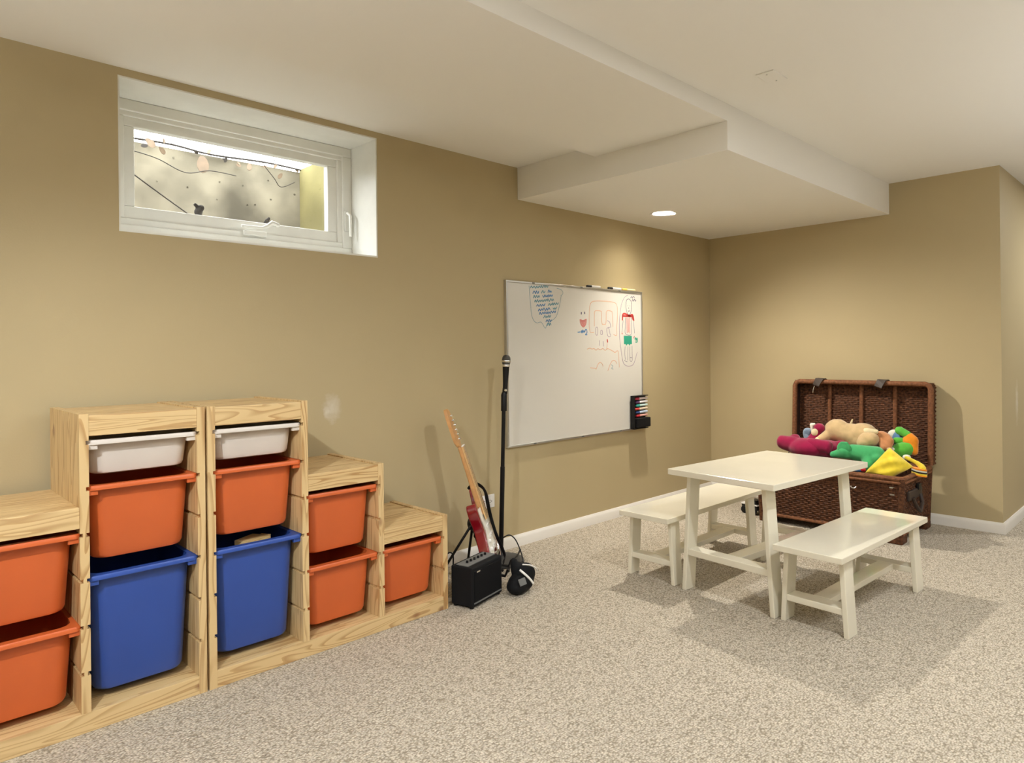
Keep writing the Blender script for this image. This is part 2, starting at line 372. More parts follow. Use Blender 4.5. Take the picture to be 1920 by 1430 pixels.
# baseboards (profile with a rounded top)
prof = [(0, 0), (.014, 0), (.014, .045), (.011, .054), (.009, .058), (.006, .065), (0, .065)]
struct(MB().prism(prof, lambda p: (X0, -p[0], p[1]), lambda p: (-.0141, -p[0], p[1])).build('baseboard_left', M['trim'], smooth=True))
struct(MB().prism(prof, lambda p: (-p[0], 0, p[1]), lambda p: (-p[0], YC - p[0], p[1])).prism(prof, lambda p: (-p[0], YC - p[0], p[1]), lambda p: (X1, YC - p[0], p[1])).build('baseboard_back', M['trim'], smooth=True))

# lamp in the soffit
dl = thing('recessed_downlight', 'round white recessed downlight glowing in the lowest boxed ceiling', 'ceiling lamp', (LX, LY, ZB))
MB().lathe([(LR - .004, .004), (LR + .012, -.004), (LR + .016, -.001), (LR + .016, .0), (LR - .004, .006)], seg=40, cap0=False, cap1=False).build('trim_ring', M['white'], dl, True)
MB().lathe([(LR - .002, 0.0), (LR - .004, .03), (LR - .010, .10), (.001, .10)], seg=40, cap0=False, cap1=False).build('baffle', M['white'], dl, True)
MB().lathe([(.001, .055), (.036, .055), (.046, .066), (.046, .075), (.02, .098), (.001, .099)], seg=32).build('bulb', M['lampglow'], dl, True)
# rings and lenses of the unseen room lamps, part inferred, part added fill
for i, (l, p) in enumerate(LAMPS):
    tm = struct(MB().lathe([(.076, .0), (.076, -.008), (.092, -.008), (.094, 0)], (l[0], l[1], ZU), 32, False, False).build('trim_%d' % (i + 1), M['white'], None, True))
    MB().lathe([(.076, -.001), (.076, -.003), (.001, -.0035)], (l[0], l[1], ZU), 32).build('lens', M['lens'], tm, True)
# blank cover plate
cp = thing('ceiling_cover_plate', 'small square blank cover plate on the high ceiling', 'cover plate', (-2.279, -1.577, ZU))
MB().box(-.062, .062, -.036, .036, -.005, 0).build('plate', M['ceil'], cp, bevel=.002)
for s in (-1, 1): MB().lathe([(.003, 0), (.003, -.002), (.0005, -.0025)], (s * .042, 0, -.005), 10).build('screw', M['alu'], cp)

# ------------------------------------------------------------------ window
win = bpy.data.objects.new('window_1', None); COL.objects.link(win); struct(win)
win.location = ((WX0 + WX1) / 2, RD, WZ0)
HW, HH = (WX1 - WX0) / 2, WZ1 - WZ0
# recess lining boards (thin, white)
MB().box(-HW, HW, -RD + .002, 0.09, HH - .006, HH).build('reveal_top', M['winwhite'], win)
MB().box(-HW, HW, -RD + .002, 0.09, 0, .008).build('reveal_sill', M['winwhite'], win)
for s in (-1, 1): MB().box(s * HW, s * (HW - .006), -RD + .002, .09, .008, HH - .006).build('reveal_side', M['winwhite'], win)
def ring(x0, x1, z0, z1, w0, w1, w2, w3, ya, yb, name, m):
    o = MB().box(x0, x1, ya, yb, z0, z0 + w2).box(x0, x1, ya, yb, z1 - w3, z1).box(x0, x0 + w0, ya, yb, z0 + w2, z1 - w3).box(x1 - w1, x1, ya, yb, z0 + w2, z1 - w3)
    return o.build(name, m, win, bevel=.004)
ring(-HW + .006, HW - .006, .008, HH - .006, .05, .05, .06, .045, -.012, .06, 'outer_frame', M['winwhite'])
ring(-HW + .045, HW - .045, .06, HH - .04, .035, .035, .035, .03, -.002, .05, 'sash_stop', M['winwhite'])
ring(-HW + .07, HW - .07, .085, HH - .065, .05, .058, .06, .042, .008, .045, 'sash', M['winwhite'])
GX0, GX1, GZ0, GZ1 = -HW + .118, HW - .126, .143, HH - .105
MB().box(GX0 - .004, GX1 + .004, .026, .030, GZ0 - .004, GZ1 + .004).build('pane', M['glass'], win)
# crank handle folded along the bottom, and two side latches
cb = MB().box(-.005, .10, -.03, -.012, .075, .098).build('crank_base', M['winwhite'], win, bevel=.004)
MB().tube([(-.02, -.036, .112), (.07, -.04, .112), (.095, -.045, .122), (.115, -.05, .138), (.135, -.048, .135)], [.006, .006, .010, .012, .009], 10).build('crank_arm', M['winwhite'], cb, True)
MB().ell((.14, -.048, .132), (.012, .01, .01)).build('crank_knob', M['winwhite'], cb, True)
lt = MB().box(-HW + .018, -HW + .040, -.022, -.012, .20, .30).build('latch', M['winwhite'], win, bevel=.003)
MB().tube([(-HW + .029, -.026, .27), (-HW + .03, -.034, .24), (-HW + .031, -.03, .205)], .005, 8).build('latch_lever', M['grey'], lt, True)
lt = MB().box(HW - .05, HW - .028, -.022, -.012, .15, .25).build('latch', M['winwhite'], win, bevel=.003)
MB().tube([(HW - .04, -.026, .24), (HW - .038, -.05, .225), (HW - .036, -.05, .12)], [.007, .008, .006], 8).build('latch_lever', M['winwhite'], lt, True)
# window well outside
well = MB().box(-4.9, -2.3, .98, 1.12, .9, 2.185).box(-4.98, -4.9, .34, 1.12, .9, 2.2)
struct(well.build('wall_well', M['concrete']))
struct(MB().box(-2.98, -2.86, .34, .979, .9, 2.20).build('wall_well_side', M['concrete_lit']))
struct(MB().box(-4.9, -2.86, .34, .98, .82, .95).build('floor_well', M['gravel']))
# creeping twigs and dry leaves at the rim of the well
def twig(label, pts, r):
    o = MB().tube(catmull(pts, 5, False), r, 5).build('bare_twig', M['twig'], None, True); tag(o, label, 'twig', 'bare twigs behind the window pane'); return o
twig('straight bare twig slanting across lower left of the window pane', [(-4.05, .33, 1.865), (-3.93, .36, 1.80), (-3.80, .40, 1.735), (-3.72, .42, 1.69)], .0028)
twig('thin curving twig along the upper left of the window pane', [(-4.02, .42, 1.985), (-3.9, .5, 1.99), (-3.75, .6, 1.975), (-3.6, .7, 2.03), (-3.45, .75, 2.04)], .0022)
twig('long creeper stem lying along top of the concrete well wall', [(-3.95, .97, 2.195), (-3.7, .96, 2.2), (-3.5, .955, 2.185), (-3.2, .96, 2.2), (-2.95, .965, 2.195)], .006)
twig('short branching twig hanging at the upper right behind the pane', [(-3.42, .5, 2.06), (-3.35, .52, 2.0), (-3.30, .55, 1.97), (-3.2, .6, 2.02)], .002)
leafspots = [(-3.87, .55, 2.045, 'small pale dry leaf hanging at upper left of the pane', .02), (-3.63, .72, 2.06, 'tall curled dry leaf hanging near the middle of the pane', .05), (-3.40, .7, 2.085, 'dark curled leaf hanging high right of the middle', .022),
             (-3.8, .95, 2.185, 'broad tan leaf caught on left of the concrete rim', .03), (-3.28, .6, 2.04, 'narrow dry leaf on the right hanging twig', .018)]
for x, y, z, lab, s in leafspots:
    m = MB(); pts = []
    for k in range(12):
        a = 2 * PI * k / 12; pts.append((s * .55 * math.sin(a) * (1 - .3 * math.cos(a)), -.25 * s * abs(math.sin(a)), s * math.cos(a)))
    m.loft([[Vector(p) + Vector((0, .0012, 0)) for p in pts], [Vector(p) - Vector((0, .0012, 0)) for p in pts]])
    o = m.build('dry_leaf', M['dryleaf'], None, True); o.location = (x, y, z); o.rotation_euler = (random.uniform(-.4, .4), random.uniform(-.9, .9), random.uniform(-.5, .5))
    tag(o, lab, 'leaf', 'dry leaves behind the window pane')
rl = random.Random(11)
for k in range(14):
    s_ = rl.uniform(.010, .020); m = MB()
    pts = [(s_ * .6 * math.sin(2 * PI * q / 10), -.25 * s_ * abs(math.sin(2 * PI * q / 10)), s_ * math.cos(2 * PI * q / 10)) for q in range(10)]
    m.loft([[Vector(p) + Vector((0, .0012, 0)) for p in pts], [Vector(p) - Vector((0, .0012, 0)) for p in pts]])
    o = m.build('dry_leaf', M['dryleaf'] if k % 3 else M['twig'], None, True); o.location = (rl.uniform(-3.95, -3.0), rl.uniform(.90, .97), rl.uniform(2.15, 2.20)); o.rotation_euler = (rl.uniform(-.6, .6), rl.uniform(-2, 2), rl.uniform(-.6, .6))
    tag(o, 'tiny leaf scrap caught along the top of the concrete well wall', 'leaf', 'leaf scraps on the well rim')
o = blob('moss_clump', [((0, 0, 0), .018), ((.012, 0, .02), .014), ((-.012, 0, .03), .009), ((.004, 0, -.02), .01)], M['twig'], None, .005, 2); o.location = (-3.80, .30, 1.735)
tag(o, 'dark clump of debris stuck low on the pane left of centre', 'debris')
o = blob('moss_clump', [((0, 0, 0), .011), ((.008, 0, .012), .008), ((-.01, 0, -.008), .007)], M['twig'], None, .004, 2); o.location = (-3.49, .30, 1.735)
tag(o, 'smaller dark clump of debris low on the pane right of centre', 'debris')

# ------------------------------------------------------------------ stepped pine storage units
UX, UYF, DEP = -4.0477, -0.460, 0.405
T = 0.025
XS = [0.0, 0.3584, 0.6846, 1.0076]            # right-hand faces of the uprights
HT = [0.94, 0.94, 0.67, 0.408]
GRV = [0.855, 0.718, 0.583, 0.448, 0.311, 0.174]
BASE = 0.058
def upright(x0, x1, h, gl, gr, z0, s):
    """notched board: cross-section with runner grooves, extruded front to back in three planks"""
    gd, gh = .008, .012
    left = [(x0, z0)]; 
    for g in sorted(gl): left += [(x0, g - gh / 2), (x0 + gd, g - gh / 2), (x0 + gd, g + gh / 2), (x0, g + gh / 2)]
    left += [(x0, h)]
    right = [(x1, h)]
    for g in sorted(gr, reverse=True): right += [(x1, g + gh / 2), (x1 - gd, g + gh / 2), (x1 - gd, g - gh / 2), (x1, g - gh / 2)]
    right += [(x1, z0)]
    return [(s * x, z) for x, z in left + right]
def storage_unit(name, label, s, loc):
    u = thing(name, label, 'storage unit', loc, 0, 'stepped pine storage units')
    ups = [(0, T, HT[0], [], GRV, 0.0), (XS[1] - T, XS[1], HT[1], GRV, [g for g in GRV if g < .6], BASE), (XS[2] - T, XS[2], HT[2], [g for g in GRV if g < .6], [g for g in GRV if g < .35], BASE), (XS[3] - T, XS[3], HT[3], [g for g in GRV if g < .35], [], 0.0)]
    for (a, b, h, gl, gr, z0) in ups:
        poly = upright(a, b, h, gl, gr, z0, s)
        for y0, y1 in ((0, .105), (.107, .285), (.287, DEP)):
            MB().prism(poly, lambda p: (p[0], y0, p[1]), lambda p: (p[0], y1, p[1])).build('upright_plank', M['pinez'], u)
    MB().box(s * T, s * (XS[3] - T), 0, .022, 0, BASE).build('base_rail', M['pinex'], u, bevel=.0015)
    for y0, y1 in ((.022, .15), (.152, .28), (.282, DEP)):
        MB().box(s * T, s * (XS[3] - T), y0, y1, BASE - .018, BASE).build('base_plank', M['pinex'], u)
    for k in range(3):
        a, b, h = (T if k == 0 else XS[k]), XS[k + 1] - T, HT[k + 1] if k else HT[0]
        zt = h - .004
        if k == 0: hh = .94
        MB().box(s * a, s * b, .001, .021, zt - .062, zt - .0).build('top_rail', M['pinex'], u, bevel=.0015)
        for y0, y1 in ((.022, .115), (.117, .26), (.262, DEP)):
            MB().box(s * a, s * b, y0, y1, zt - .018, zt - .001).build('top_plank', M['pinex'], u, bevel=.001)
    return u
ur = storage_unit('storage_unit', 'stepped pine storage unit descending to the right towards the guitar', 1, (UX, UYF, 0))
ul = storage_unit('storage_unit', 'stepped pine storage unit descending to the left, cut off by the photo edge', -1, (UX - .008, UYF, 0))

def bin_(name, label, w, h, m, x, rim_z, group, dark=False):
    b = thing(name, label, 'storage bin', (x, UYF + .212, rim_z - h), 0, group)
    r = .045; d = .40
    def rg(ww, dd, rr, z, oy=0): return [(px, py + oy, z) for px, py in rrect(ww, dd, rr)]
    wt, wb = w - .026, w - .026 - .034 * min(1, h / .3) ** .6
    dt, db = d - .052, d - .052 - .03 * min(1, h / .3) ** .6
    z1 = h - .004; t = .003
    MB().loft([rg(wb - .03, db - .03, r * .8, 0), rg(wb - .008, db - .008, r, .004), rg(wb, db, r, .014), rg(wt, dt, r, z1),
               rg(wt - 2 * t, dt - 2 * t, r - t, z1), rg(wb - 2 * t, db - 2 * t, r - t, .016), rg(wb - .03, db - .03, r * .8, .006)]).build('body', m, b, True)
    # rim: flange with a rolled front lip and runner wings
    MB().loft([rg(wt - .008, dt - .008, r - .004, h + .001), rg(w, d, .02, h + .003), rg(w + .004, d + .006, .02, h - .001), rg(w + .003, d + .005, .02, h - .011), rg(w - .003, d - .003, .02, h - .012), rg(w - .006, d - .006, .02, h - .003), rg(wt - .004, dt - .004, r - .002, h - .004), rg(wt - .008, dt - .008, r - .004, h + .001)], False, False).build('rim', m, b, True)
    for sx in (-1, 1):
        MB().box(sx * (wt / 2 - .006) - .014, sx * (wt / 2 - .006) + .014, -d / 2 + .003, -d / 2 + .02, h - .026, h - .008).build('tab', m, b, bevel=.002)
    return b
C = [(T + XS[1] - T) / 2, (XS[1] + XS[2] - T) / 2, (XS[2] + XS[3] - T) / 2]
W0, W1, W2 = XS[1] - 2 * T + .012, XS[2] - T - XS[1] + .012, XS[3] - T - XS[2] + .012
RX = lambda k: UX + C[k]
LXc = lambda k: UX - .008 - C[k]
HO, HB, HWt = .232, .368, .108
og, bg, wg = 'orange storage bins', 'blue storage bins', 'white storage bins'
bin_('storage_bin', 'shallow white bin at top of the left tall shelf column', W0, HWt, M['whiteplastic'], LXc(0), .857, wg)
bin_('storage_bin', 'shallow white bin at top of the right tall shelf column', W0, HWt, M['whiteplastic'], RX(0), .857, wg)
bin_('storage_bin', 'orange bin between white and blue bins in the left tall column', W0, HO, M['orange'], LXc(0), .720, og)
bin_('storage_bin', 'orange bin between white and blue bins in the right tall column', W0, HO, M['orange'], RX(0), .720, og)
bin_('storage_bin', 'deep blue bin at bottom of the left tall column', W0, HB, M['blue'], LXc(0), .450, bg)
bb = bin_('storage_bin', 'deep blue bin with a carton inside, bottom of the right tall column', W0, HB, M['blue'], RX(0), .450, bg)
bin_('storage_bin', 'upper orange bin of the two-bin column at the left photo edge', W1, HO, M['orange'], LXc(1), .585, og)
bin_('storage_bin', 'lower orange bin of the two-bin column at the left photo edge', W1, HO, M['orange'], LXc(1), .313, og)
bin_('storage_bin', 'upper orange bin in the middle-height column right of the tall one', W1, HO, M['orange'], RX(1), .585, og)
bin_('storage_bin', 'lower orange bin in the middle-height column right of the tall one', W1, HO, M['orange'], RX(1), .313, og)
bin_('storage_bin', 'single orange bin in the shortest shelf column near the amplifier', W2, HO, M['orange'], RX(2), .313, og)
ct = thing('toy_carton', 'cream carton poking out of the right blue bin', 'carton', (RX(0) + .03, UYF + .10, .29), .5)
MB().box(-.05, .05, -.02, .06, 0, .155).build('box', mat('cream_card', (0.72, 0.52, 0.24), .7, var=.1, vscale=20), ct, bevel=.002)
MB().box(-.05, .05, -.02, .02, .155, .158).build('flap', mat('kraft_card', (0.62, 0.42, 0.18), .7), ct)

# ------------------------------------------------------------------ whiteboard
BX0, BX1, BZ0, BZ1 = -2.2517, -0.9437, 0.5685, 1.516
BW, BH = BX1 - BX0, BZ1 - BZ0
wb = thing('whiteboard', 'large whiteboard with a thin metal frame and children\'s drawings', 'whiteboard', (BX0, 0, BZ0))
MB().box(.008, BW - .008, -.014, -.002, .008, BH - .008).build('writing_surface', M['board'], wb)
for a in ((0, BW, 0, .012), (0, BW, BH - .012, BH), (0, .012, .012, BH - .012), (BW - .012, BW, .012, BH - .012)):
    MB().box(a[0], a[1], -.021, 0, a[2], a[3]).build('frame_strip', M['alu'], wb, bevel=.002)
for x in (.22, BW * .5, BW * .8):
    for z in (.006, BH - .006): MB().box(x - .01, x + .01, -.0225, -.02, z - .004, z + .004).build('clip', M['grey'], wb)
INK = {k: mat('ink_' + k, c, .5) for k, c in dict(teal=(.10, .28, .36), blue=(.05, .20, .45), orange=(.75, .33, .16), red=(.62, .06, .05), green=(.03, .38, .25), dark=(.12, .10, .16), purple=(.28, .18, .30), pink=(.66, .24, .22)).items()}
YI = -.0142
def stroke(mb, pts, wd=.004):
    if len(pts) > 2: pts = [(p.x, p.y) for p in catmull([(a, b, 0) for a, b in pts], 4, False)]
    mb.ribbon([(x, YI, z) for x, z in pts], wd, (0, -1, 0), .0004)
def draw(name, ink, strokes, wd=.004):
    mb = MB()
    for s in strokes: stroke(mb, s, wd)
    o = mb.build(name, INK[ink], wb)
    if len(strokes) > 1: o['kind'] = 'stuff'
    return o
rnd = random.Random(3)
lines = []
for i, (x0, x1, z) in enumerate([(.20, .36, .915), (.22, .385, .885), (.225, .40, .86), (.235, .44, .835), (.25, .455, .81), (.265, .44, .785), (.275, .42, .765), (.31, .38, .745), (.33, .385, .722), (.34, .38, .70)]):
    x = x0; p = []
    k = 0
    while x < x1:
        p.append((x, z + (x - x0) * .10 + (.010 if k % 2 else -.006) * rnd.uniform(.5, 1.1))); x += rnd.uniform(.006, .013); k += 1
        if rnd.random() < .12 and len(p) > 3: lines.append(p); p = []; x += .014
    if len(p) > 2: lines.append(p)
draw('handwriting', 'teal', lines[::2], .0055); draw('handwriting', 'blue', lines[1::2], .0055)
draw('bubble_outline', 'teal', [[(.19, .925), (.20, .82), (.215, .74), (.25, .71), (.29, .715), (.325, .68), (.345, .71), (.42, .75), (.455, .83), (.47, .88)], [(.43, .925), (.475, .915), (.485, .895), (.465, .88)]], .0025)
draw('smile_mouth', 'pink', [[(.645, .742), (.652, .715), (.675, .695), (.698, .712), (.705, .745)], [(.648, .738), (.675, .732), (.703, .742)], [(.655, .725), (.697, .727)], [(.66, .715), (.692, .716)], [(.668, .706), (.686, .706)]], .010)
draw('smile_eyes', 'dark', [[(.658, .787), (.657, .772)], [(.690, .790), (.691, .775)]], .009)
draw('smile_name', 'blue', [[(.62, .66), (.65, .662)], [(.655, .672), (.66, .655), (.665, .675), (.672, .657), (.68, .672), (.688, .66), (.695, .675), (.705, .678), (.712, .66), (.695, .645), (.714, .645)]], .006)
draw('castle_outline', 'orange', [[(.745, .66), (.735, .70), (.738, .80), (.75, .845), (.79, .862), (.90, .866), (.99, .862), (1.025, .845), (1.03, .78), (1.022, .70), (1.02, .645), (.985, .65)], [(.745, .66), (.78, .662)],
     [(.785, .70), (.787, .78), (.80, .80), (.85, .80), (.862, .79), (.865, .72), (.885, .715), (.905, .722), (.91, .79), (.925, .805), (.96, .803), (.975, .79), (.98, .70)]], .0030)
draw('castle_figures', 'purple', [[(.80, .69), (.815, .695), (.82, .675), (.815, .645), (.80, .65), (.80, .69)], [(.85, .672), (.865, .675), (.868, .65), (.85, .65), (.85, .672)], [(.915, .69), (.935, .69), (.945, .66), (.955, .64), (.93, .635), (.915, .665), (.915, .69)], [(.92, .74), (.945, .73), (.955, .70), (.93, .695)], [(.835, .61), (.838, .575)], [(.875, .605), (.88, .57)]], .003)
draw('castle_flag', 'red', [[(.918, .617), (.922, .596)]], .010)
draw('castle_flag', 'orange', [[(.918, .595), (.912, .55)]], .002)
draw('wavy_lines', 'orange', [[(.71, .553), (.74, .56), (.76, .553), (.78, .558), (.80, .546), (.82, .556), (.845, .548), (.87, .557), (.895, .545), (.92, .556), (.95, .548), (.975, .54), (1.0, .53), (1.02, .54), (1.035, .535), (1.042, .48), (1.045, .43)], [(.74, .435), (.79, .43), (.80, .425), (.815, .45), (.84, .468), (.865, .455), (.87, .44)], [(.92, .41), (.945, .45), (.97, .475), (1.0, .475), (1.02, .455)]], .0030)
draw('pale_marks', 'teal', [[(.955, .45), (.975, .44), (.96, .425), (.98, .42)]], .003)
# the drawn child
draw('drawn_head', 'dark', [[(1.125, .862), (1.135, .885), (1.16, .892), (1.182, .88), (1.19, .862)], [(1.128, .866), (1.126, .83), (1.14, .795), (1.16, .785), (1.18, .80), (1.188, .835), (1.188, .864)], [(1.146, .848), (1.147, .845)], [(1.168, .848), (1.169, .845)], [(1.148, .815), (1.158, .808), (1.17, .816)], [(1.157, .835), (1.156, .826)]], .004)
draw('drawn_shirt', 'red', [[(1.085, .745), (1.09, .785), (1.12, .79), (1.16, .778), (1.20, .785), (1.215, .745)], [(1.085, .775), (1.21, .775)], [(1.195, .77), (1.207, .75)]], .012)
draw('drawn_shirt_panel', 'pink', [[(1.135, .765), (1.137, .66)], [(1.165, .765), (1.166, .66)], [(1.15, .76), (1.151, .665)]], .007)
draw('drawn_body_outline', 'dark', [[(1.118, .765), (1.115, .70), (1.118, .655), (1.18, .65), (1.185, .70), (1.186, .765)], [(1.092, .745), (1.085, .70), (1.078, .665)], [(1.212, .745), (1.216, .70), (1.22, .66)], [(1.112, .57), (1.108, .52), (1.113, .48)], [(1.145, .57), (1.142, .52), (1.14, .475)], [(1.165, .57), (1.163, .52), (1.165, .49)], [(1.19, .575), (1.19, .52), (1.192, .49)], [(1.10, .478), (1.12, .468), (1.135, .466)], [(1.165, .49), (1.18, .495), (1.192, .482), (1.18, .466), (1.166, .475), (1.165, .49)]], .0028)
draw('drawn_shorts', 'green', [[(1.105 + .011 * k, .642), (1.106 + .011 * k, .585 - .008 * (k % 3 == 2))] for k in range(8)], .0125)
draw('drawn_hands', 'red', [[(1.078, .662), (1.082, .652)], [(1.218, .64), (1.212, .625)]], .007)
draw('drawn_aura', 'purple', [[(1.15, .918), (1.11, .90), (1.075, .85), (1.055, .77), (1.05, .68), (1.055, .60), (1.07, .53), (1.085, .47), (1.11, .445), (1.15, .435), (1.20, .445), (1.225, .48), (1.25, .53)]], .003)
draw('drawn_note', 'dark', [[(1.18, .90), (1.19, .91), (1.20, .90), (1.21, .912), (1.225, .905)], [(1.195, .878), (1.205, .892), (1.215, .88), (1.225, .895), (1.235, .88), (1.24, .89)]], .005)
draw('drawn_note', 'green', [[(1.222, .618), (1.235, .63), (1.238, .61), (1.25, .628), (1.252, .602), (1.23, .60)]], .008)

def marker(name, label, body, cap, a, b, r=.0075, group=None, cap_frac=.32):
    """pen from a (cap end) to b"""
    A, B = Vector(a), Vector(b); L = (B - A).length
    t = thing(name, label, 'marker', A, 0, group)
    d = (B - A).normalized()
    q = Vector((0, 0, 1)).rotation_difference(d); t.rotation_mode = 'QUATERNION'; t.rotation_quaternion = q
    MB().lathe([(.002, 0), (r * .7, .001), (r, .006), (r * 1.06, L * cap_frac)], seg=14).build('cap', cap, t, True)
    MB().lathe([(r * .97, L * cap_frac), (r, L * cap_frac + .004), (r, L - .006), (r * .6, L)], seg=14).build('barrel', body, t, True)
    return t
cy = -.0105
zt = BZ1 + .0078
marker('dry_erase_marker', 'white marker with black cap lying leftmost on the whiteboard frame', M['white'], M['black'], (-1.535, cy, zt), (-1.395, cy, zt), group='markers on the whiteboard frame')
marker('dry_erase_marker', 'white marker with black cap lying between the other two on the frame', M['white'], M['black'], (-1.316, cy, zt), (-1.175, cy, zt), group='markers on the whiteboard frame')
yel = mat('yellow_marker_plastic', (.85, .62, .12), .4); yel2 = mat('pale_marker_plastic', (.85, .74, .45), .4)
marker('dry_erase_marker', 'yellow marker lying rightmost on the whiteboard frame', yel2, yel, (-1.158, cy, zt), (-1.015, cy, zt), group='markers on the whiteboard frame')
# marker caddy
HX0, HX1, HZ0, HZ1 = -1.098, -0.935, .575, .803
hd = thing('marker_holder', 'black marker caddy with eraser on the lower right corner of the whiteboard', 'marker holder', (HX0, -.022, HZ0))
hw, hh = HX1 - HX0, HZ1 - HZ0
MB().box(0, hw, -.010, 0, 0, hh).build('back_plate', M['black'], hd, bevel=.003)
MB().box(0, .006, -.034, -.010, 0, hh).box(0, hw, -.034, -.010, 0, .006).box(0, hw, -.034, -.010, hh - .006, hh).build('tray', M['black'], hd, bevel=.002)
MB().box(.014, hw + .012, -.045, -.010, .010, .075).build('eraser', M['blackmat'], hd, bevel=.006)
caps = [('red', (.55, .05, .09), (.85, .72, .72)), ('purple', (.12, .05, .14), (.85, .82, .85)), ('green', (.05, .42, .36), (.62, .82, .80)), ('scarlet', (.60, .06, .05), (.85, .68, .52)), ('blue', (.02, .06, .20), (.55, .66, .82)), ('crimson', (.60, .03, .05), (.80, .42, .36))]
pos = ['topmost', 'second from top', 'third from top', 'fourth from top', 'fifth from top', 'lowest']
for k, (nm, c, bcol) in enumerate(caps):
    z = HZ0 + hh - .023 - k * .0232
    x0 = HX0 + .028 + (k % 3) * .004
    marker('dry_erase_marker', 'marker with %s cap, %s in the black caddy' % (nm if nm not in ('scarlet', 'crimson') else 'red', pos[k]), mat('marker_barrel_' + nm, bcol, .35), mat('marker_cap_' + nm, c, .4), (x0, -.0415, z), (HX1 + .006, -.0415, z + .002), .0085, 'markers in the caddy', .28)

# ------------------------------------------------------------------ outlet
ol = thing('wall_outlet', 'white double wall outlet behind the guitar neck', 'outlet', (-2.400, 0, .2905))
MB().box(-.057, .057, -.006, 0, -.036, .036).build('plate', M['white'], ol, bevel=.002)
for s in (-1, 1):
    r = MB().prism(rrect(.034, .036, .012), lambda p: (s * .021 + p[0], -.009, p[1]), lambda p: (s * .021 + p[0], -.005, p[1])).build('receptacle', M['white'], ol)
    for q in (-1, 1): MB().box(s * .021 - .006, s * .021 + .004, -.0098, -.0088, q * .006 - .001, q * .006 + .001).build('slot', M['black'], r)
    MB().lathe([(.0025, -.0005), (.0025, .0005)], seg=10).build('ground_hole', M['black'], r, loc=(s * .021 + .010, -.0093, 0)).rotation_euler = (PI / 2, 0, 0)
MB().lathe([(.003, 0), (.003, .001)], seg=10).build('screw', M['alu'], ol, loc=(0, -.006, 0)).rotation_euler = (PI / 2, 0, 0)

# ------------------------------------------------------------------ table and benches
def trestle(name, label, cat, cx, cy, rot, L, Wd, h, th, ex, yt, yb, ty, wx, zs, sw, group=None):
    t = thing(name, label, cat, (cx, cy, 0), rot, group)
    MB().box(-L / 2, L / 2, -Wd / 2, Wd / 2, h - th, h).build('table_top' if cat == 'table' else 'seat', M['ivory'], t, bevel=.003)
    zt = h - th
    for sx in (-1, 1):
        xo = sx * (L / 2 - ex); xi = sx * (L / 2 - ex - wx)
        for sy in (-1, 1):
            b0 = [(xo, sy * yb, 0), (xi, sy * yb, 0), (xi, sy * (yb - ty), 0), (xo, sy * (yb - ty), 0)]
            b1 = [(xo, sy * yt, zt), (xi, sy * yt, zt), (xi, sy * (yt - ty), zt), (xo, sy * (yt - ty), zt)]
            MB().hexa(b0, b1).build('leg', M['ivory'], t, bevel=.003)
        yy = yb + (yt - yb) * zs / zt - ty
        MB().box(sx * (L / 2 - ex - .004), sx * (L / 2 - ex - wx + .004), -yy, yy, zs, zs + sw).build('cross_rail', M['ivory'], t, bevel=.003)
    xr = L / 2 - ex - wx + .004
    MB().box(-xr, xr, -.035, .035, zs, zs + sw).build('long_rail', M['ivory'], t, bevel=.003)
    return t
trestle('play_table', 'low ivory wooden play table with splayed plank legs', 'table', -1.7865, -1.3199, -.0907, .845, .530, .563, .027, .054, .197, .232, .021, .074, .165, .030)
trestle('bench', 'ivory bench nearest the camera, in front of the play table', 'bench', -1.7634, -1.6922, -.0472, .930, .275, .322, .025, .058, .119, .136, .020, .080, .085, .026, 'benches at the play table')
trestle('bench', 'ivory bench behind the play table, nearest the whiteboard wall', 'bench', -1.7079, -.8769, -.0089, .940, .280, .325, .025, .058, .118, .136, .020, .072, .085, .026, 'benches at the play table')

# ------------------------------------------------------------------ wicker trunk
def weave(O, U, V, Nn, nu, nv, amp=.0035, r=.0052):
    """rows of cane running over and under upright stakes; O origin, U width vector, V height vector, Nn outward normal"""
    m = MB(); O, U, V, Nn = Vector(O), Vector(U), Vector(V), Vector(Nn)
    for i in range(nv):
        v = (i + .5) / nv; rings = []; rr = V.length / nv * .56
        for k in range(nu * 2 + 1):
            u = k / (nu * 2)
            off = amp * (math.sin(PI * (k / 2 + i))) if k % 2 else 0
            off = amp * math.cos(PI * k / 2 + PI * i)
            c = O + U * u + V * (v + random.uniform(-.08, .08) / nv) + Nn * off
            vh = V.normalized()
            rings.append([c + vh * rr, c + Nn * r * .8 + vh * rr * .35, c + Nn * r * .8 - vh * rr * .35, c - vh * rr])
        m.loft(rings)
    for k in range(nu):
        c = O + U * ((k + .5) / nu)
        m.tube([c, c + V], .0045, 4)
    return m
tr = thing('wicker_trunk', 'open brown wicker trunk heaped with stuffed toys by the back wall', 'trunk', (-.40, -1.14, 0))
FX, KX, RY, LYt = -.255, .265, -.405, .405     # front, back, right, left in local coords
RZ = .372
fl = .016                                     # body flares outward to the rim
def panel(name, O, U, V, Nn, nu, nv):
    o = weave(O, U, V, Nn, nu, nv).build(name, M['wick'], tr, True); o['kind'] = 'stuff'; return o
zb = .055
panel('woven_front', (FX, RY, zb), (0, LYt - RY, 0), (-fl, 0, RZ - zb), (-1, 0, 0), 34, 26)
panel('woven_side', (FX, RY, zb), (KX - FX, 0, 0), (0, -fl, RZ - zb), (0, -1, 0), 22, 26)
panel('woven_side', (FX, LYt, zb), (KX - FX, 0, 0), (0, fl, RZ - zb), (0, 1, 0), 22, 26)
panel('woven_back', (KX, RY, zb), (0, LYt - RY, 0), (0, 0, RZ - zb), (1, 0, 0), 34, 26)
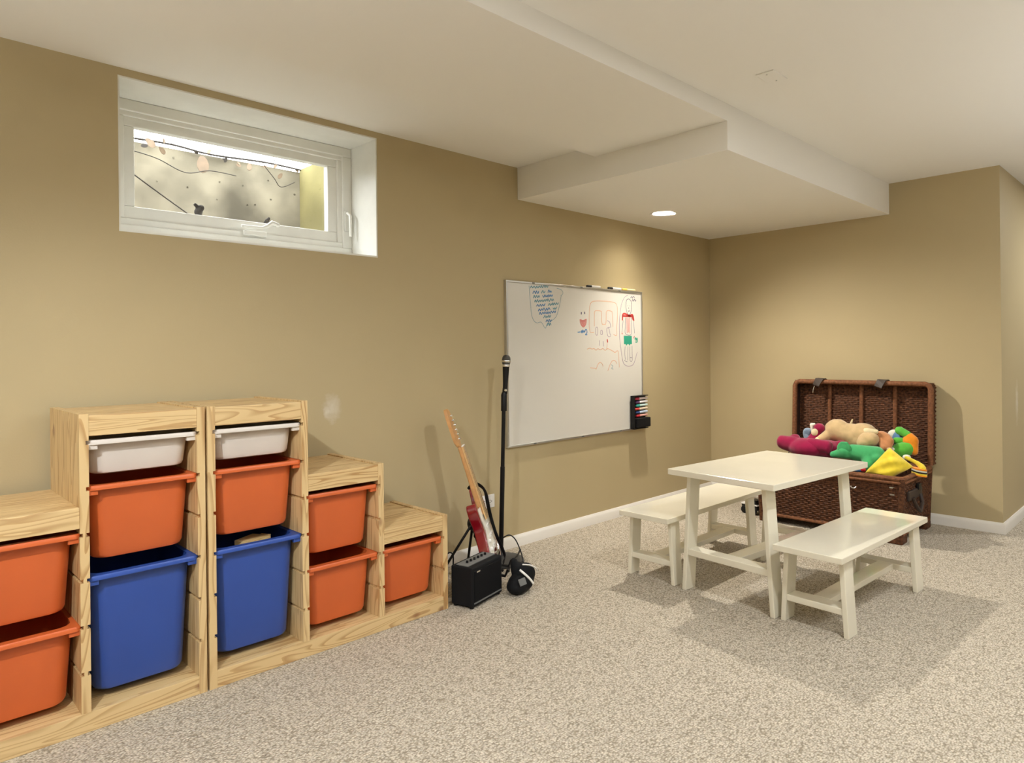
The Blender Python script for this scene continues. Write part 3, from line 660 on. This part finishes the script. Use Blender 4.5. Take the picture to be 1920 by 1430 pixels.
MB().hexa([(FX + .006, RY + .006, zb), (KX - .006, RY + .006, zb), (KX - .006, LYt - .006, zb), (FX + .006, LYt - .006, zb)],
          [(FX - fl + .006, RY - fl + .006, RZ - .09), (KX - .006, RY - fl + .006, RZ - .09), (KX - .006, LYt + fl - .006, RZ - .09), (FX - fl + .006, LYt + fl - .006, RZ - .09)]).build('inner_box', M['wickdark'], tr)
cor = [(FX, RY), (KX, RY), (KX, LYt), (FX, LYt)]
for x, y in cor:
    sx, sy = (-1 if x < 0 else 1), (-1 if y < 0 else 1)
    MB().tube([(x, y, .02), (x + (sx * fl if sx < 0 else 0), y + sy * fl, RZ)], .016, 10).build('corner_post', M['wick'], tr, True)
    MB().box(x - sx * .075, x + sx * .016, y - sy * .075, y + sy * .016, 0, .048).build('foot', M['wick'], tr, bevel=.008)
def loop(x0, x1, y0, y1, z, r, n=5):
    pts = []
    for cx, cy_, a0 in ((x1 - r, y1 - r, 0), (x0 + r, y1 - r, PI / 2), (x0 + r, y0 + r, PI), (x1 - r, y0 + r, 1.5 * PI)):
        for k in range(n + 1):
            a = a0 + PI / 2 * k / n; pts.append((cx + r * math.cos(a), cy_ + r * math.sin(a), z))
    return pts
MB().tube(loop(FX - fl - .006, KX + .004, RY - fl - .006, LYt + fl + .006, RZ, .03), .014, 8, True).build('rim', M['cane'], tr, True)
MB().tube(loop(FX - fl - .010, KX + .006, RY - fl - .010, LYt + fl + .010, RZ - .022, .03), .009, 8, True).build('rim_binding', M['cane'], tr, True)
MB().tube(loop(FX - .004, KX + .004, RY - .004, LYt + .004, zb - .004, .02), .010, 8, True).build('base_rail', M['cane'], tr, True)
# carrying handle and its leather plate on the right end
hn = MB().box(-.19, .06, RY - .030, RY - .012, .235, .29).build('handle_plate', M['leather'], tr, bevel=.006)
MB().tube([(-.13, RY - .032, .25), (-.115, RY - .045, .20), (-.06, RY - .05, .165), (.0, RY - .045, .20), (.015, RY - .032, .25)], .011, 8).build('handle_loop', M['leather'], hn, True)
MB().box(-.03, .02, RY - .036, RY - .02, .28, .315).build('handle_buckle', M['black'], hn, bevel=.003)
hn = MB().box(-.08, .07, LYt + .012, LYt + .028, .23, .285).build('handle_plate', M['leather'], tr, bevel=.006)
MB().tube([(-.07, LYt + .03, .26), (-.055, LYt + .055, .21), (-.005, LYt + .06, .165), (.045, LYt + .055, .21), (.06, LYt + .03, .26)], .010, 8).build('handle_loop', M['leather'], hn, True)
# hasp plates on the front
for y in (-.165, .165):
    MB().tube([(FX - .022, y - .014, .30), (FX - .03, y - .008, .293), (FX - .03, y + .008, .293), (FX - .022, y + .014, .30)], .004, 6).build('metal_staple', M['chrome'], tr, True)
for z in (.315, .275): MB().box(FX - .019, FX - .012, RY + .022, RY + .048, z, z + .008).build('metal_clip', M['chrome'], tr, bevel=.001)
# lid: shallow wicker tray standing open against the wall
lid = bpy.data.objects.new('lid', None); COL.objects.link(lid); lid.parent = tr; lid.location = (KX + .012, 0, RZ + .012); lid.rotation_euler = (0, math.radians(3), 0)
ly0, ly1, lz0, lz1, ld = -.422, .422, 0.0, .498, .085
def lpart(o): o.parent = lid; return o
def lweave(name, O, U, V, Nn, nu, nv):
    o = weave(O, U, V, Nn, nu, nv).build(name, M['wick'], lid, True); o['kind'] = 'stuff'
lweave('woven_panel', (ld - .012, ly0, lz0), (0, ly1 - ly0, 0), (0, 0, lz1 - lz0), (-1, 0, 0), 40, 40)
lweave('woven_edge', (0, ly0 - .002, lz0), (ld, 0, 0), (0, 0, lz1 - lz0), (0, -1, 0), 4, 40)
lweave('woven_edge', (0, ly1 + .002, lz0), (ld, 0, 0), (0, 0, lz1 - lz0), (0, 1, 0), 4, 40)
lweave('woven_edge', (0, ly0, lz1 + .002), (0, ly1 - ly0, 0), (ld, 0, 0), (0, 0, 1), 40, 7)
MB().box(ld - .008, ld, ly0, ly1, lz0, lz1).box(.004, ld, ly0 + .001, ly0 + .007, lz0, lz1).box(.004, ld, ly1 - .007, ly1 - .001, lz0, lz1).box(.004, ld, ly0, ly1, lz1 - .007, lz1 - .001).build('lid_core', M['wickdark'], lid)
rimpath = [(0, ly0, lz0), (0, ly0, lz1 - .03), (0, ly0 + .009, lz1 - .009), (0, ly0 + .03, lz1), (0, ly1 - .03, lz1), (0, ly1 - .009, lz1 - .009), (0, ly1, lz1 - .03), (0, ly1, lz0)]
MB().tube(rimpath, .0165, 10).build('lid_rim', M['cane'], lid, True)
MB().tube([(.03, p[1] * 1.006, p[2] + (.004 if p[2] > .2 else 0)) for p in rimpath], .009, 8).build('lid_rim_binding', M['wick'], lid, True)
for y in (.205, .0, -.205):
    MB().tube([(ld - .026, y, lz0), (ld - .026, y, lz1 - .005)], .013, 8).build('lid_rib', M['cane'], lid, True)
for y in (.245, -.150):
    s = MB().ribbon([(.05, y - .0, lz1 + .012), (.02, y, lz1 + .022), (-.012, y + .004, lz1 + .018), (-.024, y + .012, lz1 - .004), (-.030, y + .022, lz1 - .028)], .058, (-.5, 0, .86), .004).build('leather_strap', M['leather'], lid)
MB().tube([(-.022, .278, lz1 - .03), (-.026, .284, lz1 - .055), (-.022, .288, lz1 - .075)], .004, 6).build('strap_pin', M['chrome'], lid, True)
MB().tube([(.0, ly1 - .01, .12), (-.10, ly1 - .004, .0)], .004, 6).build('lid_stay', M['leather'], lid, True)

# ------------------------------------------------------------------ stuffed toys in the trunk (world coordinates)
def toy(name, label, base): return thing(name, label, 'stuffed toy', base, 0, 'stuffed toys in the trunk')
def at(b, *pts): return [tuple(Vector(p) - Vector(b)) for p in pts]
B = (-.38, -1.18, .45); L_ = lambda *p: tuple(Vector(p) - Vector(B))
t = toy('plush_dog', 'large beige stuffed animal lying on its belly across the top of the heap', B)
blob('body', [(L_(-.36, -1.10, .585), (.075, .075, .075)), ('c', L_(-.37, -1.10, .58), .065, L_(-.37, -1.20, .555), .058), (L_(-.35, -1.25, .575), (.08, .085, .068)), (L_(-.35, -1.175, .578), (.07, .07, .058)), (L_(-.345, -1.275, .615), (.035, .035, .02)),
              ('c', L_(-.37, -1.08, .575), .040, L_(-.44, -1.02, .525), .026), ('c', L_(-.36, -1.06, .60), .038, L_(-.34, -1.04, .565), .034), ('c', L_(-.37, -1.2, .53), .05, L_(-.38, -1.29, .545), .06)], M['p_beige'], t)
blob('head', [(L_(-.40, -1.300, .548), (.062, .062, .050)), (L_(-.43, -1.28, .53), (.045, .04, .035))], M['p_beige'], t)
blob('ear', [('c', L_(-.40, -1.285, .597), .022, L_(-.39, -1.34, .598), .016)], M['p_cream'], t, .005)
blob('paw', [(L_(-.445, -1.012, .52), (.026, .022, .026))], M['p_cream'], t, .005)
blob('tail', [('c', L_(-.34, -1.175, .63), .008, L_(-.34, -1.185, .658), .005)], M['p_cream'], t, .003, 3)
B = (-.36, -1.37, .46)
t = toy('plush_monkey', 'terracotta stuffed toy with two dangling arms beside the beige one', B)
blob('body', [(L_(-.34, -1.352, .555), (.05, .05, .045)), ('c', L_(-.36, -1.352, .55), .026, L_(-.42, -1.388, .505), .018), ('c', L_(-.35, -1.385, .565), .024, L_(-.38, -1.415, .545), .023), ('c', L_(-.38, -1.415, .545), .022, L_(-.40, -1.412, .505), .018)], M['p_tan'], t)
blob('paw', [(L_(-.405, -1.413, .499), (.02, .022, .014))], M['p_beige'], t, .005)
B = (-.50, -.97, .40)
t = toy('plush_dragon', 'large magenta stuffed toy drooping over the left end of the trunk', B)
blob('body', [(L_(-.50, -.965, .475), (.09, .12, .065)), (L_(-.47, -1.08, .475), (.08, .075, .06)), ('c', L_(-.50, -.87, .49), .055, L_(-.50, -.825, .495), .05), (L_(-.50, -.80, .50), (.05, .03, .045)), ('c', L_(-.48, -1.10, .48), .04, L_(-.42, -1.15, .50), .035), (L_(-.47, -.875, .535), (.03, .03, .02))], M['p_mag'], t)
blob('leg', [('c', L_(-.52, -1.0, .50), .045, L_(-.52, -1.09, .495), .045), (L_(-.52, -1.11, .49), (.045, .02, .045))], M['p_mag'], t)
B = (-.40, -1.0, .48)
t = toy('plush_doll', 'small magenta hooded doll with cream face peeking up at the left', B)
blob('body', [('c', L_(-.42, -.965, .50), .045, L_(-.40, -.985, .555), .032), (L_(-.40, -1.003, .595), (.036, .036, .034))], M['p_mag'], t)
blob('face', [(L_(-.432, -.985, .570), (.014, .022, .026), (.5, 'X'))], M['p_cream'], t, .004)
blob('scarf', [('c', L_(-.405, -.955, .615), .012, L_(-.41, -.962, .57), .008), ('c', L_(-.405, -.955, .615), .012, L_(-.405, -.972, .618), .010)], M['p_white'], t, .004, 4)
B = (-.36, -.915, .50)
t = toy('plush_mouse', 'round blue-grey plush paw sticking up behind the magenta toy', B)
blob('body', [(L_(-.36, -.912, .555), (.025, .034, .036)), ('c', L_(-.36, -.912, .55), .032, L_(-.37, -.93, .47), .03)], M['p_grey'], t)
blob('pad', [(L_(-.384, -.918, .556), (.006, .022, .024))], mat('grey_felt', (.16, .22, .30), .9), t, .004, 3)
B = (-.52, -1.28, .40)
t = toy('plush_elephant', 'mint green stuffed toy with a big round ear behind the table corner', B)
blob('body', [('c', L_(-.50, -1.25, .475), .052, L_(-.50, -1.37, .468), .058), ('c', L_(-.52, -1.345, .455), .04, L_(-.55, -1.345, .41), .038), ('c', L_(-.50, -1.37, .46), .035, L_(-.545, -1.392, .455), .03), (L_(-.52, -1.205, .475), (.05, .05, .045)), ('c', L_(-.53, -1.18, .462), .030, L_(-.54, -1.14, .455), .022)], M['p_green'], t)
blob('ear', [(L_(-.548, -1.207, .498), (.012, .042, .046)), ('c', L_(-.548, -1.235, .495), .010, L_(-.548, -1.222, .532), .010), ('c', L_(-.548, -1.222, .532), .010, L_(-.548, -1.195, .532), .010), ('c', L_(-.548, -1.195, .532), .010, L_(-.548, -1.178, .49), .010)], M['p_green'], t, .004, 4)
B = (-.30, -1.47, .44)
t = toy('plush_turtle', 'bright green stuffed toy with an orange belly at the right end', B)
blob('body', [('c', L_(-.31, -1.49, .50), .045, L_(-.33, -1.455, .487), .048), ('c', L_(-.34, -1.44, .485), .036, L_(-.35, -1.412, .478), .020)], M['p_green2'], t)
blob('arm', [('c', L_(-.30, -1.488, .582), .023, L_(-.30, -1.442, .605), .026)], M['p_green2'], t, .005)
blob('arm', [('c', L_(-.30, -1.48, .545), .02, L_(-.31, -1.428, .543), .022)], M['p_green2'], t, .005)
blob('belly', [('c', L_(-.30, -1.498, .57), .028, L_(-.30, -1.515, .545), .034), ('c', L_(-.30, -1.515, .55), .032, L_(-.31, -1.525, .485), .024), (L_(-.30, -1.49, .545), .034)], M['p_orange'], t, .006)
blob('eye', [(L_(-.37, -1.425, .496), (.006, .012, .012))], M['white'], t, .003, 2)
B = (-.24, -1.41, .46)
t = toy('plush_bird', 'blue and cream stuffed toy wedged between terracotta and green ones', B)
blob('body', [(L_(-.25, -1.43, .55), (.04, .045, .05)), ('c', L_(-.27, -1.435, .54), .03, L_(-.29, -1.43, .51), .024)], M['p_blue'], t)
blob('head', [(L_(-.23, -1.395, .565), (.04, .042, .038))], M['p_white'], t)
blob('tuft', [('c', L_(-.23, -1.405, .59), .006, L_(-.23, -1.407, .615), .003)], M['p_white'], t, .002, 2)
# yellow cushion with an arm
B = (-.57, -1.47, .37)
t = thing('plush_cushion', 'lumpy yellow plush cushion propped on its corner at the front of the trunk', 'cushion', B, 0, 'stuffed toys in the trunk')
def cushion():
    m = MB(); n = 14
    c = [Vector((-.545, -1.462, .535)), Vector((-.625, -1.345, .375)), Vector((-.640, -1.490, .362)), Vector((-.545, -1.590, .430))]
    nrm = Vector((-.86, -.12, .42)).normalized(); fr = []; bk = []
    rn = random.Random(5)
    for i in range(n + 1):
        for j in range(n + 1):
            u, v = i / n, j / n
            p = c[0] * (1 - u) * (1 - v) + c[1] * u * (1 - v) + c[2] * u * v + c[3] * (1 - u) * v
            q = (16 * u * (1 - u) * v * (1 - v)) ** .5 * .046
            wv = 1 + .34 * math.sin(9 * u + 3 * v) * math.sin(7 * v + 1) + rn.uniform(-.03, .03)
            fr.append(p + nrm * q * wv - Vector(B)); bk.append(p - nrm * q - Vector(B))
    N = (n + 1) ** 2; f = []
    for i in range(n):
        for j in range(n):
            a = i * (n + 1) + j; f.append((a, a + 1, a + n + 2, a + n + 1)); f.append((N + a, N + a + n + 1, N + a + n + 2, N + a + 1))
    m.add(fr + bk, f)
    me_o = m.build('cover', M['p_yellow'], t, True)
    bm = bmesh.new(); bm.from_mesh(me_o.data); bmesh.ops.remove_doubles(bm, verts=bm.verts, dist=.0006); bmesh.ops.recalc_face_normals(bm, faces=bm.faces); bm.to_mesh(me_o.data); bm.free()
    s = me_o.modifiers.new('sub', 'SUBSURF'); s.levels = 1; s.render_levels = 1
cushion()
B = (-.45, -1.57, .38)
t = toy('plush_arm_toy', 'thin yellow plush arm ending in a striped cuff over the right rim', B)
blob('arm', [('c', L_(-.44, -1.52, .462), .012, L_(-.44, -1.575, .438), .012), ('c', L_(-.44, -1.575, .438), .013, L_(-.45, -1.602, .42), .017), (L_(-.455, -1.606, .412), (.02, .02, .018))], M['p_yellow'], t, .004, 4)
blob('shoulder', [(L_(-.42, -1.515, .462), (.022, .024, .018))], M['p_white'], t, .005)
for k, (dz, mm) in enumerate(((0.012, 'p_orange'), (0.003, 'p_white'), (-.005, 'black'), (-.014, 'p_yellow'), (-.022, 'p_orange'))):
    MB().prism(catmull([(-.035, -.012), (0, -.03), (.036, -.012), (.038, .01), (0, .02), (-.035, .01)], 4), lambda p: tuple(Vector((-.46 + p[1], -1.592 + p[0], .392 + dz - .15 * p[0] * -1)) - Vector(B)), lambda p: tuple(Vector((-.46 + p[1], -1.592 + p[0], .400 + dz + .15 * p[0])) - Vector(B))).build('cuff_stripe', M[mm], t, True)
B = (-.60, -1.33, .37)
t = thing('plastic_toy', 'tiny red plastic toy just above the front rim', 'toy', B)
blob('knob', [(L_(-.60, -1.334, .392), (.013, .016, .014)), (L_(-.60, -1.325, .405), .007)], mat('red_toy', (.55, .02, .03), .4), t, .004, 2)
blob('base', [(L_(-.595, -1.30, .383), (.012, .03, .010))], mat('blue_toy', (.04, .12, .25), .4), t, .004, 2)

# small toy vehicle on the floor left of the trunk
tv = thing('toy_truck', 'small black toy vehicle with a white stripe on the floor behind the far bench', 'toy', (-.52, -.60, 0), math.radians(78))
MB().prism([(-.065, .03), (.055, .03), (.065, .06), (.02, .068), (.0, .098), (-.055, .098), (-.065, .06)], lambda p: (p[0], -.035, p[1]), lambda p: (p[0], .035, p[1])).build('body', M['black'], tv, bevel=.005)
MB().box(-.066, .066, -.037, .037, .060, .070).build('stripe', M['white'], tv, bevel=.002)
for x in (-.04, .04):
    for y in (-.042, .030):
        MB().lathe([(.012, 0), (.022, .001), (.025, .006), (.022, .012), (.010, .012)], seg=16).build('wheel', M['black'], tv, True, loc=(x, y + .012, .025)).rotation_euler = (PI / 2, 0, 0)

# ------------------------------------------------------------------ guitar amplifier
am = thing('guitar_amplifier', 'small black practice amplifier on the carpet in front of the guitar', 'amplifier', (-2.982, -.554, 0), math.radians(14))
AW, AD, AH = .238, .115, .178
MB().box(0, AW, 0, AD, .008, AH).build('cabinet', M['blackmat'], am, bevel=.007)
MB().box(.014, AW - .014, -.003, .004, .028, AH - .016).build('grille', mat('speaker_cloth', (.004, .004, .005), .9, spec=.2, bump=.6, bscale=900), am, bevel=.002)
MB().box(.012, AW - .012, -.004, .002, .022, .027).build('grille_piping', M['grey'], am)
pn = MB().box(.012, AW - .012, .030, AD - .02, AH, AH + .004).build('control_panel', M['grey'], am, bevel=.001)
for k in range(6): MB().lathe([(.006, 0), (.005, .010), (.001, .0105)], (.05 + .028 * k, .062, AH + .004), 12).build('knob', M['black'], pn, True)
MB().box(.03, .055, -.0045, -.002, AH - .024, AH - .018).build('badge', M['chrome'], am)
for x in (.015, AW - .015):
    for y in (.015, AD - .015): MB().lathe([(.009, 0), (.010, .009)], (x, y, 0), 12).build('foot', M['black'], am)

# ------------------------------------------------------------------ electric guitar on its stand
gB = Vector((-2.628, -.325, .055)); gN = Vector((-2.762, -.194, .630))
v = (gN - gB).normalized()
n0 = Vector((.717, -.697, 0)) * .965 + Vector((-.696, -.718, 0)) * .10
n = (n0 - v * n0.dot(v)).normalized(); wv_ = v.cross(n)          # local x = across, y = along the neck, z = out of the face
gt = thing('electric_guitar', 'cherry red electric guitar with white pickguard leaning on a stand', 'guitar')
GM = Matrix(((wv_.x, v.x, n.x, gB.x), (wv_.y, v.y, n.y, gB.y), (wv_.z, v.z, n.z, gB.z), (0, 0, 0, 1)))
gt.matrix_world = GM
bodypts = [(0, 0), (.075, .012), (.125, .06), (.135, .115), (.115, .165), (.098, .205), (.105, .255), (.118, .30), (.112, .365), (.085, .390), (.062, .355), (.040, .318), (.0, .312), (-.036, .312), (-.058, .328), (-.080, .345), (-.102, .325), (-.106, .28), (-.096, .235), (-.098, .20), (-.118, .155), (-.135, .105), (-.125, .055), (-.075, .012)]
bp_ = catmull([(a, b, 0) for a, b in bodypts], 4)
MB().prism(bp_, lambda p: (p.x, p.y, -.029), lambda p: (p.x, p.y, .021)).build('body', M['red'], gt, True, .006, 3)
pgp = catmull([(a, b, 0) for a, b in [(-.035, .31), (.02, .315), (.05, .30), (.075, .30), (.07, .24), (.055, .20), (.06, .14), (.03, .10), (-.03, .09), (-.09, .06), (-.11, .09), (-.09, .15), (-.06, .2), (-.075, .26), (-.07, .31)]], 4)
MB().prism(pgp, lambda p: (p.x, p.y, .0212), lambda p: (p.x, p.y, .0238)).build('pickguard', M['pickguard'], gt)
MB().loft([[(-.026, .27, .005), (.026, .27, .005), (.026, .27, .030), (-.026, .27, .030)], [(-.024, .40, .006), (.024, .40, .006), (.024, .40, .030), (-.024, .40, .030)], [(-.020, .62, .010), (.020, .62, .010), (.020, .62, .030), (-.020, .62, .030)]]).build('neck', M['maple'], gt, bevel=.006)
fb = MB().loft([[(-.027, .245, .030), (.027, .245, .030), (.027, .245, .036), (-.027, .245, .036)], [(-.0205, .618, .030), (.0205, .618, .030), (.0205, .618, .036), (-.0205, .618, .036)]]).build('fretboard', M['fret'], gt)
for k in range(17):
    y = .618 - .56 * (1 - 2 ** (-(k + 1) / 12)); hw_ = .0205 + (.618 - y) * .0172
    MB().box(-hw_, hw_, y - .0007, y + .0007, .036, .0372).build('fret', M['chrome'], fb)
hp = catmull([(a, b, 0) for a, b in [(-.02, .62), (-.026, .645), (-.030, .70), (-.028, .78), (-.012, .812), (.02, .808), (.042, .785), (.044, .74), (.040, .66), (.022, .632), (.02, .62)]], 3)
hs = MB().prism(hp, lambda p: (p.x, p.y, .030 - .022 - (.006 if p.y > .64 else 0)), lambda p: (p.x, p.y, .030 - .006 - (.006 if p.y > .64 else 0))).build('headstock', M['maple'], gt, True)
MB().box(-.021, .021, .616, .621, .030, .040).build('nut', M['white'], gt)
for k in range(6):
    y = .655 + .024 * k; x = .026
    MB().lathe([(.004, -.004), (.0045, .012), (.003, .014), (.005, .017)], (x - .012, y, .018), 10).build('tuner_post', M['chrome'], hs, True)
    MB().box(x - .019, x - .003, y - .007, y + .007, -.004, .003).build('tuner_housing', M['chrome'], hs, bevel=.002)
    MB().lathe([(.002, 0), (.002, .012), (.007, .015), (.008, .020), (.004, .026)], seg=8).build('tuner_key', M['chrome'], hs, True, loc=(x + .012, y, -.002)).rotation_euler = (0, PI / 2, 0)
for y, rot in ((.115, .25), (.165, 0), (.215, 0)):
    pk = MB().box(-.036, .036, y - .008, y + .008, .0238, .031).build('pickup', M['white'], gt, bevel=.004)
    for k in range(6): MB().lathe([(.0022, 0), (.0022, .001)], (-.025 + .01 * k, y, .031), 8).build('pole_piece', M['chrome'], pk)
br = MB().box(-.04, .04, .052, .085, .0215, .034).build('bridge', M['chrome'], gt, bevel=.002)
for k in range(6):
    x = -.025 + .01 * k
    MB().tube([(x, .068, .036), (x * .70, .618, .041)], .0006, 4).build('string', M['chrome'], gt)
for x, y in ((-.065, .15), (-.08, .115), (-.09, .08)): MB().lathe([(.010, 0), (.008, .010), (.002, .011)], (x, y, .0238), 14).build('control_knob', M['white'], gt, True)
MB().tube([(.01, .10, .034), (-.03, .12, .05), (-.07, .10, .052)], .0025, 6).build('tremolo_arm', M['chrome'], gt, True)
# strap: from the upper horn over the neck joint and down across the face
MB().ribbon(catmull([(.112, .385, -.036), (.10, .402, -.01), (.085, .402, .02), (.045, .385, .050), (.015, .36, .062), (.01, .33, .060), (.02, .27, .050), (.045, .20, .040), (.06, .14, .036), (.065, .08, .040), (.03, .03, .050), (-.02, .015, .04)], 5, False), .020, (.85, .1, .5), .003).build('strap', M['blackmat'], gt)
# stand
gs = thing('guitar_stand', 'black tubular A-frame stand holding the red guitar', 'guitar stand', tuple(Vector((gB.x, gB.y, 0))))
gl = lambda x, y, z: GM @ Vector((x, y, z)) - Vector((gB.x, gB.y, 0))
apex = gl(.0, .24, -.045)
nh = Vector((n.x, n.y, 0)).normalized(); wh = Vector((wv_.x, wv_.y, 0)).normalized()
for s in (-1, 1):
    f0 = apex - nh * (.165 if s < 0 else .045) + wh * s * .075; f0.z = .008
    MB().tube([apex + wh * s * .018, f0], .0065, 8).build('rear_leg', M['blackmetal'], gs, True)
    MB().tube([f0 - wh * s * .01, f0 + wh * s * .012], .010, 8).build('rubber_foot', M['black'], gs, True)
    f1 = gl(s * .09, 0, -.03); f1.z = .008; f1 += nh * .05
    lo = gl(s * .075, .0, -.036); lo.z = max(lo.z, .05)
    MB().tube([apex + wh * s * .012, lo, lo + nh * .085 + Vector((0, 0, -.012)), lo + nh * .10 + Vector((0, 0, .02))], .0075, 8).build('cradle_arm', M['black'], gs, True)
    MB().tube([lo, f1], .0065, 8).build('front_leg', M['blackmetal'], gs, True)
MB().ell(tuple(apex), (.026, .026, .035), 14, 9).build('hub', M['black'], gs, True)
bk0, bk1 = gl(.06, .19, -.034), gl(-.06, .19, -.034)
MB().tube([bk0, gl(0, .20, -.040), bk1], .011, 8).build('back_rest', M['black'], gs, True)

# ------------------------------------------------------------------ microphone stand and microphone
ms = thing('microphone_stand', 'tall black microphone stand with heavy round base by the whiteboard', 'microphone stand', (-2.434, -.150, 0))
MB().lathe([(.120, 0), (.124, .006), (.120, .018), (.06, .030), (.022, .036), (.016, .06), (.016, .075)], seg=40).build('round_base', mat('cast_iron', (.055, .055, .055), .55, .3, bump=.2, bscale=200), ms, True)
top = Vector((.030, -.004, .872))
MB().tube([(0, 0, .05), tuple(Vector((0, 0, .05)).lerp(top, .55))], .0125, 14).build('lower_tube', M['blackmetal'], ms, True)
MB().tube([tuple(Vector((0, 0, .05)).lerp(top, .5)), tuple(top)], .0105, 14).build('upper_tube', M['blackmetal'], ms, True)
MB().tube([tuple(top - Vector((0.002, 0, .075))), tuple(top + Vector((0, 0, .01))), tuple(top + Vector((.001, 0, .025)))], [.0155, .0155, .011], 14).build('grip_sleeve', M['black'], ms, True)
cl = MB().tube([tuple(top + Vector((.002, 0, .01))), tuple(top + Vector((.006, -.004, .045)))], [.012, .014], 12).build('mic_clip', M['black'], ms, True)
MB().ell(tuple(top + Vector((-.001, -.014, .035))), (.008, .008, .008)).build('clip_screw', M['chrome'], cl, True)
mc = thing('microphone', 'black handheld microphone with silver-banded mesh head on the stand', 'microphone', (-2.434 + .036, -.156, .885))
q = Vector((0, 0, 1)).rotation_difference(Vector((.055, -.01, 1)).normalized()); mc.rotation_mode = 'QUATERNION'; mc.rotation_quaternion = q
MB().lathe([(.010, 0), (.0125, .004), (.0135, .06), (.0175, .130), (.0185, .148)], seg=20).build('handle', M['black'], mc, True)
MB().lathe([(.0190, .146), (.0200, .149), (.0200, .156), (.0190, .158)], seg=20).build('silver_ring', M['chrome'], mc, True)
MB().lathe([(.0195, .158), (.0225, .168), (.0235, .182), (.0215, .196), (.015, .206), (.003, .210)], seg=20).build('mesh_head', mat('dark_wire_mesh', (.11, .11, .105), .45, .7, bump=.8, bscale=1200), mc, True)
MB().lathe([(.0232, .170), (.0244, .172), (.0246, .177), (.0238, .180)], seg=20).build('head_band', M['chrome'], mc, True)

# cables
def cable(label, pts, r=.0035):
    return tag(MB().tube(catmull(pts, 6, False), r, 6).build('black_cable', M['black'], None, True), label, 'cable')
cable('black cable looping up behind the amplifier next to the pine shelf', [(-2.98, -.36, .005), (-2.99, -.34, .08), (-2.97, -.33, .15), (-2.93, -.32, .185), (-2.89, -.31, .17), (-2.88, -.30, .10), (-2.86, -.29, .02), (-2.80, -.27, .004)])
cable('black cable hanging in an arc at the foot of the microphone stand', [(-2.435, -.166, .13), (-2.41, -.19, .145), (-2.385, -.21, .12), (-2.375, -.24, .06), (-2.39, -.27, .022), (-2.42, -.31, .012)])
cable('black cable lying across the round microphone base', [(-2.33, -.19, .052), (-2.37, -.215, .042), (-2.43, -.25, .042), (-2.50, -.29, .04), (-2.56, -.34, .02)], .005)

# small black bag beside the amplifier
bgp = Vector((-2.672, -.538, 0))
bag = thing('accessory_bag', 'small rounded black accessory bag with white piping beside the amplifier', 'bag', tuple(bgp), math.radians(12)); bag.scale = (.88, .88, .88)
blob('shell', [((.0, .0, .05), (.088, .062, .05)), ((.035, -.005, .085), (.062, .052, .058)), ((-.045, -.005, .04), (.06, .055, .04)), ((.0, .02, .115), (.045, .035, .040)), ((-.02, .03, .15), (.022, .02, .03))], M['blackmat'], bag, .006)
MB().ribbon(catmull([(-.045, -.022, .128), (-.022, -.046, .098), (.002, -.058, .070), (.022, -.062, .045)], 5, False), .011, (-.25, -.9, .4), .005).build('piping', M['white'], bag)
MB().ribbon(catmull([(-.012, -.018, .146), (.03, -.040, .134), (.065, -.050, .112), (.088, -.045, .090)], 5, False), .005, (.1, -.8, .6), .006).build('piping', M['white'], bag)
MB().ribbon([(-.085, -.045, .075), (-.045, -.058, .080)], .035, (-.2, -.9, .4), .003).build('grey_panel', M['grey'], bag)
